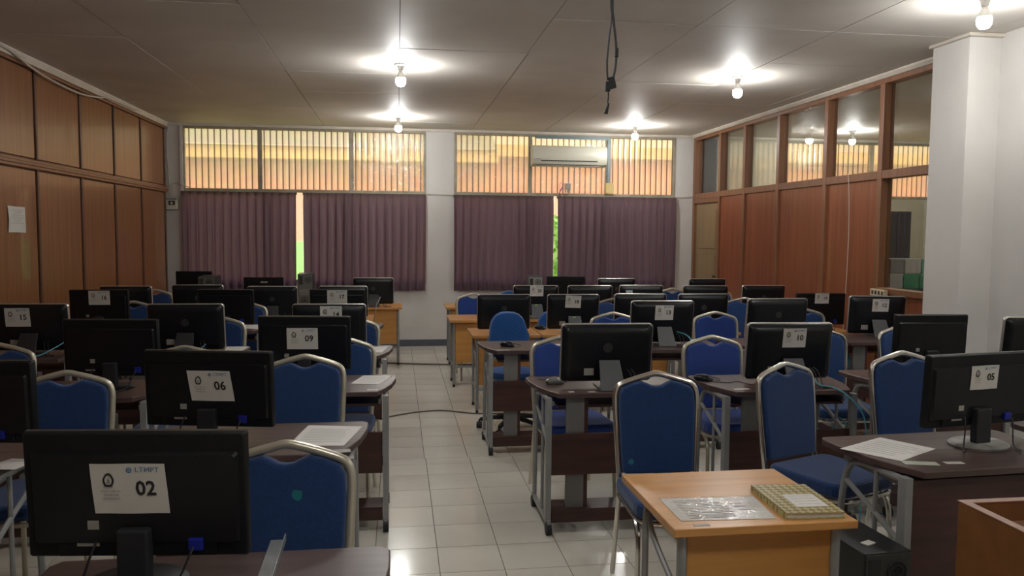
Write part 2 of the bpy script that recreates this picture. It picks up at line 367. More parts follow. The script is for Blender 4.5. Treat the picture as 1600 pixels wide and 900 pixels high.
# ------------------------------------------------------------------ back wall with two window openings
wb = MB()
W1 = (-2.755, .385); W2 = (.765, 3.885); ZB = 0.86; ZT = 2.905
for x0, x1 in ((XL - .1, W1[0]), (W1[1], W2[0]), (W2[1], 4.5)): wb.box(x0, x1, D, D + .14, 0, H + .1)
for x0, x1 in (W1, W2): wb.box(x0, x1, D, D + .14, 0, ZB); wb.box(x0, x1, D, D + .14, ZT, H + .1)
struct(wb.build('wall_back', WALLW))
struct(MB().box(XL + .0, XR, D - .014, D, 0, .092).build('baseboard_back', BASEB, bevel=.003))
struct(MB().box(-2.775, -2.74, D - .03, D - .001, .1, H - .04).build('trim_3', WALLW))
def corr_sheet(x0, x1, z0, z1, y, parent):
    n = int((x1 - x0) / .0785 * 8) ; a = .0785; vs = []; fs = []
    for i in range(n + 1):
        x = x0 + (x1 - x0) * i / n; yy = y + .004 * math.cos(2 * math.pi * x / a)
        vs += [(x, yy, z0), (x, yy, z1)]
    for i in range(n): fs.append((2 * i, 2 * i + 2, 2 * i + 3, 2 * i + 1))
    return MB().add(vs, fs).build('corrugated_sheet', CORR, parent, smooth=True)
def window(idx, x0, x1, bays):
    w = MB(); y0, y1 = D - .012, D + .05
    w.box(x0, x1, y0, y1, 2.875, ZT); w.box(x0, x1, y0, y1, 2.068, 2.105); w.box(x0, x1, y0, y1, ZB, ZB + .05)
    w.box(x0, x0 + .035, y0 + .001, y1, ZB, ZT); w.box(x1 - .035, x1, y0 + .001, y1, ZB, ZT)
    fr = struct(w.build('window_%d' % idx, WINF, bevel=.003))
    ed = []
    for i, b in enumerate(bays[:-1]):
        ed.append(b)
        MB().box(b[1], bays[i + 1][0], y0 + .003, y1 - .003, 2.105, 2.875).build('mullion', WINF, fr, bevel=.003)
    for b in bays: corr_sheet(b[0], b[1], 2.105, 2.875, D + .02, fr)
    n = 3; ww = (x1 - x0 - .07) / n
    for i in range(n):
        a, c = x0 + .035 + ww * i, x0 + .035 + ww * (i + 1)
        if i: MB().box(a - .03, a + .03, y0, y1, ZB + .05, 2.068).build('casement_frame', WINF, fr)
        MB().box(a + .03, c - .03, D + .018, D + .022, ZB + .05, 2.068).build('pane', WGLASS, fr)
    return fr
win1 = window(1, W1[0], W1[1], [(-2.72, -1.80), (-1.755, -.625), (-.575, .35)])
win2 = window(2, W2[0], W2[1], [(.80, 1.785), (1.835, 2.87), (2.92, 3.85)])
# crinkled plastic film taped over some bays
def film(x0, x1, z0, z1, y, label):
    vs = []; fs = []; nx, nz = 24, 16
    for j in range(nz + 1):
        for i in range(nx + 1):
            vs.append((x0 + (x1 - x0) * i / nx, y + random.uniform(-.006, .006), z0 + (z1 - z0) * j / nz))
    for j in range(nz):
        for i in range(nx): k = j * (nx + 1) + i; fs.append((k, k + 1, k + nx + 2, k + nx + 1))
    return tag(MB().add(vs, fs).build('plastic_film', FILM, smooth=True), label, 'plastic sheet')
film(-.60, .36, 2.10, 2.88, D - .024, 'clear crinkled plastic film taped over the right bay of the left transom')
film(1.82, 2.90, 2.10, 2.87, D - .024, 'clear crinkled plastic film taped behind the air conditioner')
film(.80, 1.79, 2.10, 2.87, D - .024, 'clear plastic film over the left bay of the right transom')

# rear and far walls (behind the camera, and the office beyond the glass)
struct(MB().box(XL - .1, 8.6, YB - .15, YB, 0, H + .1).build('wall_front', WALLW))
pier = struct(MB().box(3.865, 4.3, 5.05, 5.425, 0, H).build('wall_right', WALLW))
struct(MB().box(XG, 4.3, YB, 5.05, 0, H).build('wall_right', WALLW))
struct(MB().prism([(3.835, 5.015), (4.12, 5.015), (4.12, 5.44), (3.835, 5.44)], H - .028, H - .001).build('trim_4', CORN, bevel=.01))
struct(MB().box(XR + .13, 8.6, 2.9, 3.0, 0, H + .1).build('wall_front', CREAMW))
struct(MB().box(8.5, 8.6, 3, D, 0, H + .1).build('wall_right', CREAMW))
obw = MB(); OW = (5.5, 8.3)
obw.box(XR + .1, OW[0], D, D + .14, 0, H + .1); obw.box(OW[1], 8.6, D, D + .14, 0, H + .1); obw.box(OW[0], OW[1], D, D + .14, 0, 2.1); obw.box(OW[0], OW[1], D, D + .14, ZT, H + .1)
struct(obw.build('wall_back', CREAMW))
w3 = struct(MB().box(OW[0], OW[1], D - .01, D + .05, 2.875, ZT).box(OW[0], OW[1], D - .01, D + .05, 2.09, 2.13).box(6.85, 6.9, D - .01, D + .05, 2.13, 2.875).build('window_3', WINF))
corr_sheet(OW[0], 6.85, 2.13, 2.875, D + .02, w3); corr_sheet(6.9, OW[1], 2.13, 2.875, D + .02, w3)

# ------------------------------------------------------------------ right glazed partition
P0 = 5.425
part = struct(MB().box(XR, XR + .10, P0, D, 2.045, 2.118).build('wall_right', WFRM, bevel=.004))
MB().box(XR, XR + .10, P0, D, 2.86, 2.905).build('rail', WFRM, part, bevel=.004)
struct(MB().prism([(XR - .045, H), (XR + .1, H), (XR + .1, H - .04), (XR - .02, H - .04), (XR - .045, H - .015)], P0, D, 'y').build('trim_5', CORN))
posts = [10.88, 9.99, 9.24, 8.37, 7.38, 6.47]
for yp in posts:
    MB().box(XR - .004, XR + .10, yp - .032, yp + .032, 0, 2.86).build('post', WFRM, part, bevel=.004)
MB().box(XR - .004, XR + .1, P0 - .01, P0 + .02, 0, 2.86).build('post', WFRM, part)
edges = posts + [P0]
for i in range(len(edges) - 1):
    y1, y0 = edges[i] - .032, edges[i + 1] + .032
    MB().box(XR + .062, XR + .068, y0, y1, 2.118, 2.86).build('pane', GLASS, part)
    if i == 0: continue
    if i < len(edges) - 2:
        MB().box(XR + .02, XR + .045, y0, y1, .09, 2.045).build('wood_panel', WPAN2, part)
        MB().box(XR, XR + .1, y0, y1, 0, .09).build('rail', WFRM, part)
MB().box(XR + .062, XR + .068, P0 + .02, 6.438, 1.105, 2.045).build('pane', GLASS, part)
MB().box(XR - .012, XR + .10, P0 + .02, 6.438, 1.05, 1.105).build('sill', WFRM, part, bevel=.004)
MB().box(XR + .02, XR + .045, P0 + .02, 6.438, .0, 1.05).build('wood_panel', WPAN2, part)
dr = struct(MB().box(XR + .03, XR + .065, 10.03, 10.84, 0, 1.985).build('door_1', DOORM))
MB().box(XR, XR + .08, 10.02, 10.85, 1.985, 2.045).build('door_lintel', WFRM, dr)
for z0, z1 in ((.15, .60), (.72, 1.28), (1.36, 1.88)):
    MB().box(XR + .022, XR + .031, 10.13, 10.74, z0, z1).build('door_panel', DOORM, dr, bevel=.006)
MB().cyl((XR - .015, 10.09, 1.0), .022, .05, 'x', 12).build('door_handle', CHROME, dr, smooth=True)

# ------------------------------------------------------------------ office behind the glass
cb = empty('filing_cabinet', (6.02, 9.3, 0), 0, 'tall dark steel cabinet standing in the office behind the glass', 'cabinet')
MB().box(0, .40, 0, .45, 0, 1.86).build('body', CABN, cb, bevel=.006)
for x0 in (.01, .203): MB().box(x0, x0 + .187, -.015, 0, .05, 1.84).build('door', CABN, cb, bevel=.004)
tb = empty('office_table', (5.25, 8.2, 0), 0, 'dark office table behind the glass in front of the cabinet', 'table')
MB().box(0, 1.6, 0, .7, .90, .95).build('tabletop', CABN, tb, bevel=.004)
for lx in (.04, 1.52):
    for ly in (.04, .62): MB().box(lx, lx + .04, ly, ly + .04, 0, .90).build('leg', CABN, tb)
gi = 0
for (x, z, w, h, m, lb) in ((5.60, .95, .16, .17, PLASTW, 'white'), (5.77, .95, .19, .17, GREENB, 'green'), (5.97, .95, .2, .17, GREENB, 'green'), (5.60, 1.12, .17, .17, GREYP, 'grey'), (5.78, 1.12, .2, .17, PLASTW, 'white'), (5.99, 1.12, .18, .17, GREENB, 'green')):
    lv = 'upper' if z > 1 else 'lower'; gi += 1
    pos = ('left', 'middle', 'right')[(gi - 1) % 3]
    bxx = empty('storage_box', (x, 8.45, z), 0, '%s storage box, %s one of the %s layer behind the glass' % (lb, pos, lv), 'box', 'boxes stacked in the office')
    MB().box(0, w, 0, .3, 0, h - .03).build('body', m, bxx, bevel=.003); MB().box(-.004, w + .004, -.004, .304, h - .03, h - .002).build('lid', m, bxx, bevel=.003)

# ------------------------------------------------------------------ outdoors
struct(MB().box(-14, 16, D + .15, 40, -.25, -.12).build('ground', LAWN))
bl = struct(MB().box(-14, 1.9, 16, 16.3, -.2, 2.92).build('wall_outside', PINKW))
MB().box(-14, 1.9, 15.97, 16.0, -.2, 1.36).build('dado', GREENW, bl); MB().box(-14, 1.95, 15.6, 16.0, 2.92, 3.16).build('fascia', YELW, bl)
MB().add([(-14, 15.5, 3.16), (1.95, 15.5, 3.16), (1.95, 19, 4.4), (-14, 19, 4.4)], [(0, 1, 2, 3)]).build('roof', ROOFG, bl)
b2 = struct(MB().box(1.95, 16, 17.5, 17.8, -.2, 3.2).build('wall_outside', PINKW))
MB().box(1.95, 16, 17.2, 17.5, 3.2, 3.45).build('fascia', YELW, b2)
hd = MB()
for i in range(5200):
    c = Vector((random.uniform(.9, 6.5), random.uniform(13.4, 14.2), random.uniform(-.1, 1.85)))
    a = Vector((random.uniform(-1, 1), random.uniform(-1, 1), random.uniform(-1, 1))).normalized() * .07; b = a.cross(Vector((random.random(), random.random(), random.random()))).normalized() * .035
    hd.add([c - a, c + b, c + a, c - b], [(0, 1, 2, 3)])
hd.box(1.0, 6.4, 13.7, 14.0, -.1, 1.8)
hedge = tag(hd.build('hedge', LEAF), 'bright leafy hedge outside, seen through the right curtain gap', 'hedge', kind='stuff')

# ------------------------------------------------------------------ lamps
def bulb_lamp(x, y, label, shade=1.0, group='bare bulbs on the ceiling', z=H):
    r = empty('ceiling_bulb', (x, y, z), 0, label, 'light bulb', group)
    MB().lathe([(.001, 0), (.052, 0), (.052, -.008), (.030, -.02), (.022, -.045), (.020, -.055), (.001, -.055)]).build('lamp_holder', PLASTW, r, smooth=True)
    MB().lathe([(.0131, -.05), (.015, -.062), (.024, -.082), (.036, -.108), (.0375, -.114), (.001, -.114)], n=24).build('bulb_collar', PLASTW, r, smooth=True)
    MB().lathe([(.001, -.1145), (.0375, -.1145), (.041, -.135), (.038, -.158), (.026, -.176), (.001, -.184)], n=24).build('bulb_globe', BULBM, r, smooth=True)
    return r
bulb_lamp(.03, 6.78, 'bare lit bulb nearer of the two above the aisle')
bulb_lamp(.015, 9.82, 'bare lit bulb farther of the two above the aisle, in front of left transom')
bulb_lamp(3.02, 10.03, 'bare lit bulb to the right of the air conditioner')
bulb_lamp(2.97, 6.79, 'large looking bare lit bulb near the glazed partition')
bulb_lamp(3.377, 4.30, 'bare lit bulb cut by the top edge above the white pier')
bulb_lamp(.03, 3.7, 'bare lit bulb above the aisle just out of frame')
bulb_lamp(.03, .7, 'added fill bulb above and behind the camera')  # unseen bulb, added as fill light for the room
bulb_lamp(3.0, .9, 'added fill bulb behind the camera on the right')  # second unseen bulb added for fill from the right
bulb_lamp(6.0, 10.0, 'bare lit bulb in the office behind the glass', group='office bulbs')
bulb_lamp(6.6, 6.3, 'bare lit bulb in the near part of the office', group='office bulbs')

# ------------------------------------------------------------------ curtains
def curtain(x0, x1, label, ph, amp=.026, top=2.062, bot=.765):
    vs = []; fs = []; nz = 14; W = x1 - x0; n = int(W / .0085); npl = max(6, round(W / .105)); rnd = [random.uniform(-.35, .35) for _ in range(40)]
    for j in range(nz + 1):
        t = j / nz; z = top - (top - bot) * t
        for i in range(n + 1):
            u = i / n; w = u * npl; k = int(w) % 40
            a = amp * (0.55 + .45 * min(1, t * 3)) * (1 + .5 * rnd[k])
            yy = a * math.sin(2 * math.pi * w + ph + rnd[k] * .6 * math.sin(math.pi * (w % 1))) + a * .3 * math.sin(4 * math.pi * w + 2 * t)
            if t < .06: yy = amp * .9 * abs(math.sin(math.pi * w)) ** 3 - .02
            vs.append((x0 + W * u + .006 * math.sin(3 * t + 9 * u) * t, -yy, z))
    for j in range(nz):
        for i in range(n): k = j * (n + 1) + i; fs.append((k, k + 1, k + n + 2, k + n + 1))
    r = empty('curtain', (0, D - .075, 0), 0, label, 'curtain', 'plum curtains on the back wall')
    MB().add(vs, fs).build('cloth', CURT, r, smooth=True)
    MB().box(x0 - .01, x1 + .01, .028, .04, top - .03, top + .004).build('curtain_track', WINF, r)
curtain(-2.755, -1.318, 'plum pleated curtain, farthest left, beside the breaker box', 0)
curtain(-1.225, .375, 'plum pleated curtain right of the gap in the left window', 1.1)
curtain(.755, 2.125, 'plum pleated curtain left of the gap in the right window', 2.0)
curtain(2.185, 3.885, 'plum pleated curtain, farthest right, left of the tan door', .4)

# ------------------------------------------------------------------ air conditioner and wall fittings
ac = empty('air_conditioner', (2.32, D - .03, 2.60), 0, 'long ivory wall air conditioner in front of the corrugated transom', 'air conditioner')
pr = [(-.0, -.135), (-.0, .135), (-.17, .135), (-.20, .10), (-.205, -.05), (-.175, -.115), (-.10, -.135)]
MB().prism(pr, -.515, .515, 'x').build('body', ACW, ac, smooth=True, bevel=.008)
MB().box(-.40, .38, -.207, -.195, -.072, -.062).build('air_slot', DARKS, ac)
MB().box(-.47, -.40, -.2075, -.2, -.05, -.042).build('badge', GREYP, ac)
MB().box(-.44, .44, -.17, -.10, -.1365, -.128).build('louvre', GREYP, ac)
tag(MB().box(1.88, 2.93, D - .040, D - .032, 2.845, 2.888).box(2.888, 2.935, D - .040, D - .032, 2.26, 2.845).build('tape_strip', TAPE), 'grey blue tape framing the top and right of the air conditioner', 'tape')
tag(MB().box(2.862, 2.98, D - .055, D - .033, 2.11, 2.255).build('yellow_card', YEL, bevel=.003), 'yellow card box at the lower end of the grey tape', 'box')
sk = empty('wall_socket', (2.325, D - .04, 2.19), 0, 'small grey socket box with plugs below the air conditioner', 'socket')
MB().box(-.042, .042, -.03, 0, -.035, .05).build('socket_box', GREYP, sk, bevel=.004)
for dx in (-.03, 0, .03): MB().box(dx - .008, dx + .008, -.028, -.008, -.075, -.036).build('plug', GREYP, sk)
MB().tube([(-.04, -.02, .04), (-.10, -.03, .06), (-.12, -.03, 0), (-.10, -.02, -.06)], .004, 6).build('cord', PINK, sk)
tag(MB().tube([(2.26, D - .05, 2.19), (2.225, D - .055, 2.14), (2.21, D - .055, 2.09), (2.235, D - .05, 2.06)], .018, 6, ry=.006).build('ribbon', PINK, smooth=True), 'magenta ribbon hanging left of the grey socket box', 'ribbon')
bk = empty('breaker_box', (-2.875, D - .0, 1.90), 0, 'grey circuit breaker box on the wall left of the curtains', 'breaker box')
MB().box(-.072, .068, -.07, 0, -.078, .078).build('enclosure', ACW, bk, bevel=.008)
MB().box(-.04, .04, -.074, -.069, -.02, .035).build('switch_window', DARKS, bk, bevel=.002); MB().box(-.012, .012, -.082, -.073, -.01, .02).build('switch', PLASTW, bk)
MB().box(-.07, .066, -.073, -.066, .045, .075).build('cover_strip', mat('blue_grey_strip', (0.22, 0.25, 0.28), .4), bk)
def cable(name, pts, r, m, label, cat='cable', group=None, n=6):
    return tag(MB().tube(pts, r, n).build(name, m, smooth=True), label, cat, group)
cable('power_cable', [(-2.90, D - .02, 2.92), (-2.925, D - .02, 2.8), (-2.935, D - .02, 2.6), (-2.925, D - .02, 2.4), (-2.915, D - .02, 2.2), (-2.90, D - .03, 2.05), (-2.89, D - .035, 1.98)], .006, CABLEC, 'cream cable running from the ceiling corner down to the breaker box')
cable('power_cable', [(-2.87, D - .035, 1.98), (-2.875, D - .03, 2.08), (-2.86, D - .03, 2.15), (-2.80, D - .05, 2.165), (-2.72, D - .05, 2.13), (-2.65, D - .05, 2.11)], .005, CABLEC, 'short looped cream cable between breaker box and window corner')
cable('power_cable', [(-2.915, 5.9, 2.905), (-2.905, 6.53, 2.915), (-2.905, 6.75, 2.895), (-2.905, 7.05, 2.845), (-2.905, 7.55, 2.815), (-2.905, 8.05, 2.815), (-2.905, 8.5, 2.86), (-2.905, 8.75, 2.895), (-2.905, 9.6, 2.90)], .009, CABLEC, 'loose cream cable sagging along the top of the teak wall')
cable('power_cable', [(.40, D - .02, 2.07), (.55, D - .01, 2.066), (.76, D - .02, 2.06)], .005, CABLEC, 'thin cable crossing the white wall between the two windows')
cable('power_cable', [(3.88, D - .02, 2.075), (4.0, D - .012, 2.07), (4.14, D - .02, 2.085)], .005, CABLEC, 'thin cable crossing the white wall strip beside the tan door')
cable('power_cable', [(4.13, 6.93, 2.12), (4.13, 6.90, 1.9), (4.135, 6.895, 1.5), (4.13, 6.90, 1.1), (4.13, 6.92, .75), (4.135, 6.93, .2), (4.10, 6.92, .01)], .004, CABLEC, 'thin pale cable hanging down the red wood partition')
cable('floor_cable', [(-.45, 6.2, .006), (-.31, 6.38, .006), (-.11, 6.66, .006), (.045, 6.79, .006), (.21, 6.87, .006), (.378, 6.895, .006), (.54, 6.81, .006), (.68, 6.74, .006), (.95, 6.72, .006)], .006, CABLEG, 'dark cable curving across the aisle floor')
cable('floor_cable', [(-.6, 9.6, .008), (-.16, 9.50, .008), (.287, 9.37, .008), (.844, 9.27, .008), (1.2, 9.25, .008)], .009, CABLEG, 'straight dark cable across the far end of the aisle')
# notice on the teak wall
nt = empty('wall_notice', (XL + .001, 6.76, 1.632), 0, 'white typed notice sheet pinned to the teak wall', 'notice')
MB().add([(0, -.145, .105), (.004, -.05, .1), (0, .145, .10), (.004, .14, -.0), (0, .15, -.105), (.003, 0, -.1), (0, -.14, -.10), (.005, -.135, 0)], [(0, 1, 2, 3, 4, 5, 6, 7)]).build('paper', PAPER, nt)
for k, (a, b, z) in enumerate(((-.10, .10, .07), (-.05, .06, .052), (-.10, .10, .033), (-.11, .12, .018), (-.10, .10, .003), (-.06, .05, -.013), (-.10, .11, -.03))):
    MB().box(.0055, .006, a, b, z - .002, z + .002).build('text_line', INKR if k == 1 else INKL, nt)
# extension socket on the sill
ss = empty('power_strip', (4.10, 6.37, 1.062), R(-8), 'cream extension socket strip beside monitor 12 on the wood partition', 'socket')
MB().box(0, .035, -.13, .13, -.03, .03).build('strip_body', mat('aged_cream_plastic', (.60, .52, .34), .5), ss, bevel=.004)
for k in range(4): MB().box(-.002, .001, -.10 + k * .06 - .016, -.10 + k * .06 + .016, -.014, .016).build('outlet', DARKS, ss)
# hanging ceiling cables
hc = empty('hanging_projector_cable', (.70, 2.6, H), 0, 'black cables with connectors hanging from the ceiling', 'cable')
hz = lambda x, z: (x - .70, 0, z - H)
MB().tube([hz(.70, H), hz(.700, 2.6), hz(.699, 2.319), hz(.703, 2.26), hz(.713, 2.18), hz(.714, 2.12), hz(.706, 2.07), hz(.700, 2.05)], .0042, 8).build('cable', CABLEB, hc, smooth=True)
MB().tube([(-.003, .01, 0), hz(.695, 2.55), hz(.694, 2.319), hz(.697, 2.268), hz(.690, 2.2), hz(.684, 2.12), hz(.687, 2.06)], .0032, 8).build('cable', CABLEB, hc, smooth=True)
MB().box(.009, .021, -.007, .007, 2.135 - H, 2.165 - H).build('ferrite', RUBBER, hc, bevel=.003)
MB(Matrix.Translation((.0, 0, 2.052 - H)) @ Matrix.Rotation(R(-12), 4, 'Y')).box(-.008, .012, -.008, .008, -.019, .019).build('connector', RUBBER, hc, bevel=.002)
MB(Matrix.Translation((-.013, 0, 2.040 - H))).box(-.008, .008, -.008, .008, -.016, .016).build('connector', RUBBER, hc, bevel=.002)
MB().tube([hz(.688, 2.03), hz(.690, 2.01), hz(.688, 1.985)], .002, 6).build('cable', CABLEB, hc)
MB(Matrix.Translation((-.014, 0, 1.968 - H)) @ Matrix.Rotation(R(12), 4, 'Y')).prism([(-.008, -.018), (.006, -.018), (.004, .018), (-.002, .018)], -.005, .005, 'y').build('plug', RUBBER, hc, bevel=.002)

# ------------------------------------------------------------------ desks
def make_caster(x, y, parent):
    MB().cyl((x - .014, y, .031), .031, .028, 'x', 16).box(x - .011, x + .011, y - .009, y + .009, .035, .068).build('caster', RUBBER, parent, smooth=True)
def dark_desk_proto(full=False):
    r = empty('computer_desk', (0, 0, 0), 0, 'x', 'desk')
    hw = .41
    pts = [(-hw + .02, .50), (-hw, .47), (-hw, .36), (-hw + .022, .20), (-hw + .055, .09), (-hw + .095, .0)]
    poly = [(x, y) for x, y in pts] + [(-x, y) for x, y in reversed(pts)]
    MB().prism(poly, .715, .74).build('desktop', DTOP, r, bevel=.004)
    MB().box(-.30, .33, .09, .42, .645, .66).build('keyboard_tray', DWOOD, r, bevel=.002)
    for s in (-1, 1): MB().box(s * .325 - .006, s * .325 + .006, .08, .44, .66, .685).build('tray_rail', METAL, r)
    MB().box(-.34, .34, .035, .053, .22 if full else .305, .70 if full else .52).build('modesty_panel', DWOOD, r, bevel=.002)
    if not full: MB().box(-.26, -.165, .055, .073, .125, .715).build('centre_post', POSTG, r); MB().box(-.165, -.145, .055, .11, .125, .715).build('post_edge', DWOOD, r)
    MB().box(-.34, .34, .03, .19, .105, .125).box(-.34, .34, .03, .046, .055, .105).build('base_shelf', DWOOD, r, bevel=.002)
    for s in (-1, 1):
        f = MB()
        x = s * .357
        f.box(x - .014, x + .014, .02, .062, .06, .712)
        f.box(x - .010, x + .010, .0, .47, .052, .078)
        f.tube([(x, .06, .70), (x, .28, .695), (x, .36, .66), (x, .40, .55), (x, .425, .30), (x, .44, .08)], .013, 8)
        f.tube([(x, .20, .08), (x, .20, .45), (x, .20, .69)], .009, 8, smooth=False)
        f.tube([(x, .38, .60), (x, .22, .54), (x, .06, .47)], .010, 8, smooth=False)
        fr = f.build('leg_frame', METAL, r, smooth=True, bevel=.0)
        make_caster(x, .015, fr); make_caster(x, .455, fr)
    return r
def wood_desk_proto():
    r = empty('beech_desk', (0, 0, 0), 0, 'x', 'desk')
    MB().box(-.295, .295, 0, .55, .657, .682).build('desktop', BEECH, r, bevel=.003)
    MB().box(-.235, .235, .05, .066, .245, .656).build('modesty_panel', BEECHV, r, bevel=.002)
    MB().box(-.22, .22, .12, .42, .575, .59).build('keyboard_tray', BEECHV, r)
    MB().box(-.25, .25, .052, .078, .195, .215).build('crossbar', METAL, r)
    for s in (-1, 1):
        x = s * .25
        f = MB().tube([(x, .055, .655), (x, .055, .03)], .015, 10, smooth=False, ry=.022)
        f.tube([(x, .08, .648), (x, .34, .645), (x, .395, .60), (x, .40, .45), (x, .40, .03)], .012, 8)
        f.tube([(x, .38, .60), (x, .30, .53), (x, .07, .44)], .010, 8)
        f.box(x - .008, x + .008, .06, .40, .195, .215)
        fr = f.build('leg_frame', METAL, r, smooth=True)
        for yy in (.055, .40): MB().cyl((x, yy, 0), .014, .035, 'z', 10, .010).build('foot', RUBBER, fr, smooth=True)
    return r
dd = dark_desk_proto(); dd2 = dark_desk_proto(True); wd = wood_desk_proto()
used = {}
def place(proto, x, y, rz, label, group, z=0.0):
    if id(proto) not in used:
        used[id(proto)] = 1; proto.location = (x, y, z); proto.rotation_euler.z = rz; proto['label'] = label; proto['group'] = group; return proto
    return dup(proto, (x, y, z), rz, label, group)
GD = 'dark computer desks in rows'; GW = 'beech computer desks in rows'
# order matters only for the first, later ones are copies of it
for (x, y, rz, lb) in [
    (-.43, 1.56, 0, 'dark desk at the bottom left corner carrying the monitor numbered 02'),
    (-1.50, 1.50, 0, 'dark desk left of the desk with monitor 02, mostly out of frame'),
    (-.535, 2.96, 0, 'dark desk with a paper at its right end and monitor 06'),
    (-1.72, 2.80, 0, 'dark desk at the left edge behind monitor 02'),
    (-.42, 4.10, 0, 'dark desk with a paper on its curved right end and monitor 09'),
    (-1.60, 4.08, 0, 'dark desk under the unnumbered black monitor left of monitor 06'),
    (-.445, 5.30, 0, 'dark desk under the silver edged computer 14'),
    (-1.44, 5.34, 0, 'dark desk under the unnumbered silver edged computer left of monitor 09'),
    (-2.44, 5.36, 0, 'dark desk under computer 15 beside the teak wall'),
    (-.535, 6.73, 0, 'dark desk under monitor 17, a corner showing beside it'),
    (-1.49, 6.73, 0, 'dark desk with white papers left of monitor 09 and behind it'),
    (-2.46, 6.73, 0, 'dark desk under monitor 16 beside the teak wall'),
    (2.12, 2.50, R(3), 'dark desk carrying monitor 05, paper and stickers'),
    (3.10, 2.66, R(3), 'dark desk at the right edge beyond monitor 05'),
    (1.125, 3.95, 0, 'dark desk right of the aisle under the unnumbered computer with grey stand'),
    (2.06, 3.89, 0, 'dark desk behind the turned chrome chair, carrying computer 10 and a mouse'),
    (3.04, 3.97, 0, 'dark desk with a mouse under the wide black monitor by the pier'),
    (1.00, 5.45, 0, 'dark desk with only a mouse, beside the office chair'),
    (1.95, 5.42, 0, 'dark desk under computer 13 with a cyan cable dropping from it'),
    (2.87, 5.45, 0, 'dark desk under the unnumbered computer behind number 10'),
    (3.74, 5.62, 0, 'dark desk under computer 12 by the partition')]:
    place(dd2 if rz else dd, x, y, rz, lb, GD)
for (x, y, rz, lb) in [
    (1.105, 2.22, R(0.5), 'small beech desk in the foreground with a notebook and a plastic sleeve'),
    (-.54, 7.98, 0, 'beech desk behind monitor 17, second row from the window'),
    (-1.20, 7.98, 0, 'beech desk second from the aisle, left side, second row from the window'),
    (-1.85, 7.98, 0, 'beech desk third from the aisle, left side, second row from the window'),
    (-2.55, 7.98, 0, 'beech desk against the teak wall, second row from the window'),
    (-.245, 9.33, 0, 'beech desk left of the aisle nearest the window'),
    (-.90, 9.33, 0, 'beech desk holding the grey tower under the left curtain gap'),
    (-1.54, 9.33, 0, 'beech desk under the left curtain with a black monitor with a pale sticker'),
    (-2.16, 9.33, 0, 'beech desk holding the farthest left tower'),
    (-2.645, 9.93, 0, 'beech desk in the far left corner'),
    (.925, 6.72, 0, 'beech desk behind the blue office chair'),
    (1.53, 6.72, 0, 'beech desk next to the one behind the office chair, carrying computer 18'),
    (2.135, 6.72, 0, 'beech desk under the computer right of number 18'),
    (2.74, 6.72, 0, 'beech desk under the computer behind number 13'),
    (3.82, 6.72, 0, 'beech desk under monitor 19 by the partition'),
    (.81, 7.92, 0, 'beech desk with bare left end, second of three stepping back along the aisle'),
    (1.41, 7.92, 0, 'beech desk carrying computer 20, in front of the pale tower'),
    (2.01, 7.92, 0, 'beech desk right of the one under computer 20'),
    (2.61, 7.92, 0, 'beech desk with the computer bearing a pale blue sticker'),
    (3.22, 7.92, 0, 'beech desk second from the partition, second row from the window'),
    (3.83, 7.92, 0, 'beech desk against the partition, second row from the window'),
    (.855, 9.30, 0, 'beech desk right of the aisle nearest the window'),
    (1.47, 9.30, 0, 'beech desk holding the small grey tower by the right curtain gap'),
    (2.08, 9.45, 0, 'beech desk under the black monitor below the right curtain gap'),
    (2.69, 9.05, 0, 'beech desk beside the right curtain, third from the partition'),
    (3.72, 9.05, 0, 'beech desk in the far right corner by the tan door')]:
    place(wd, x, y, rz, lb, GW)

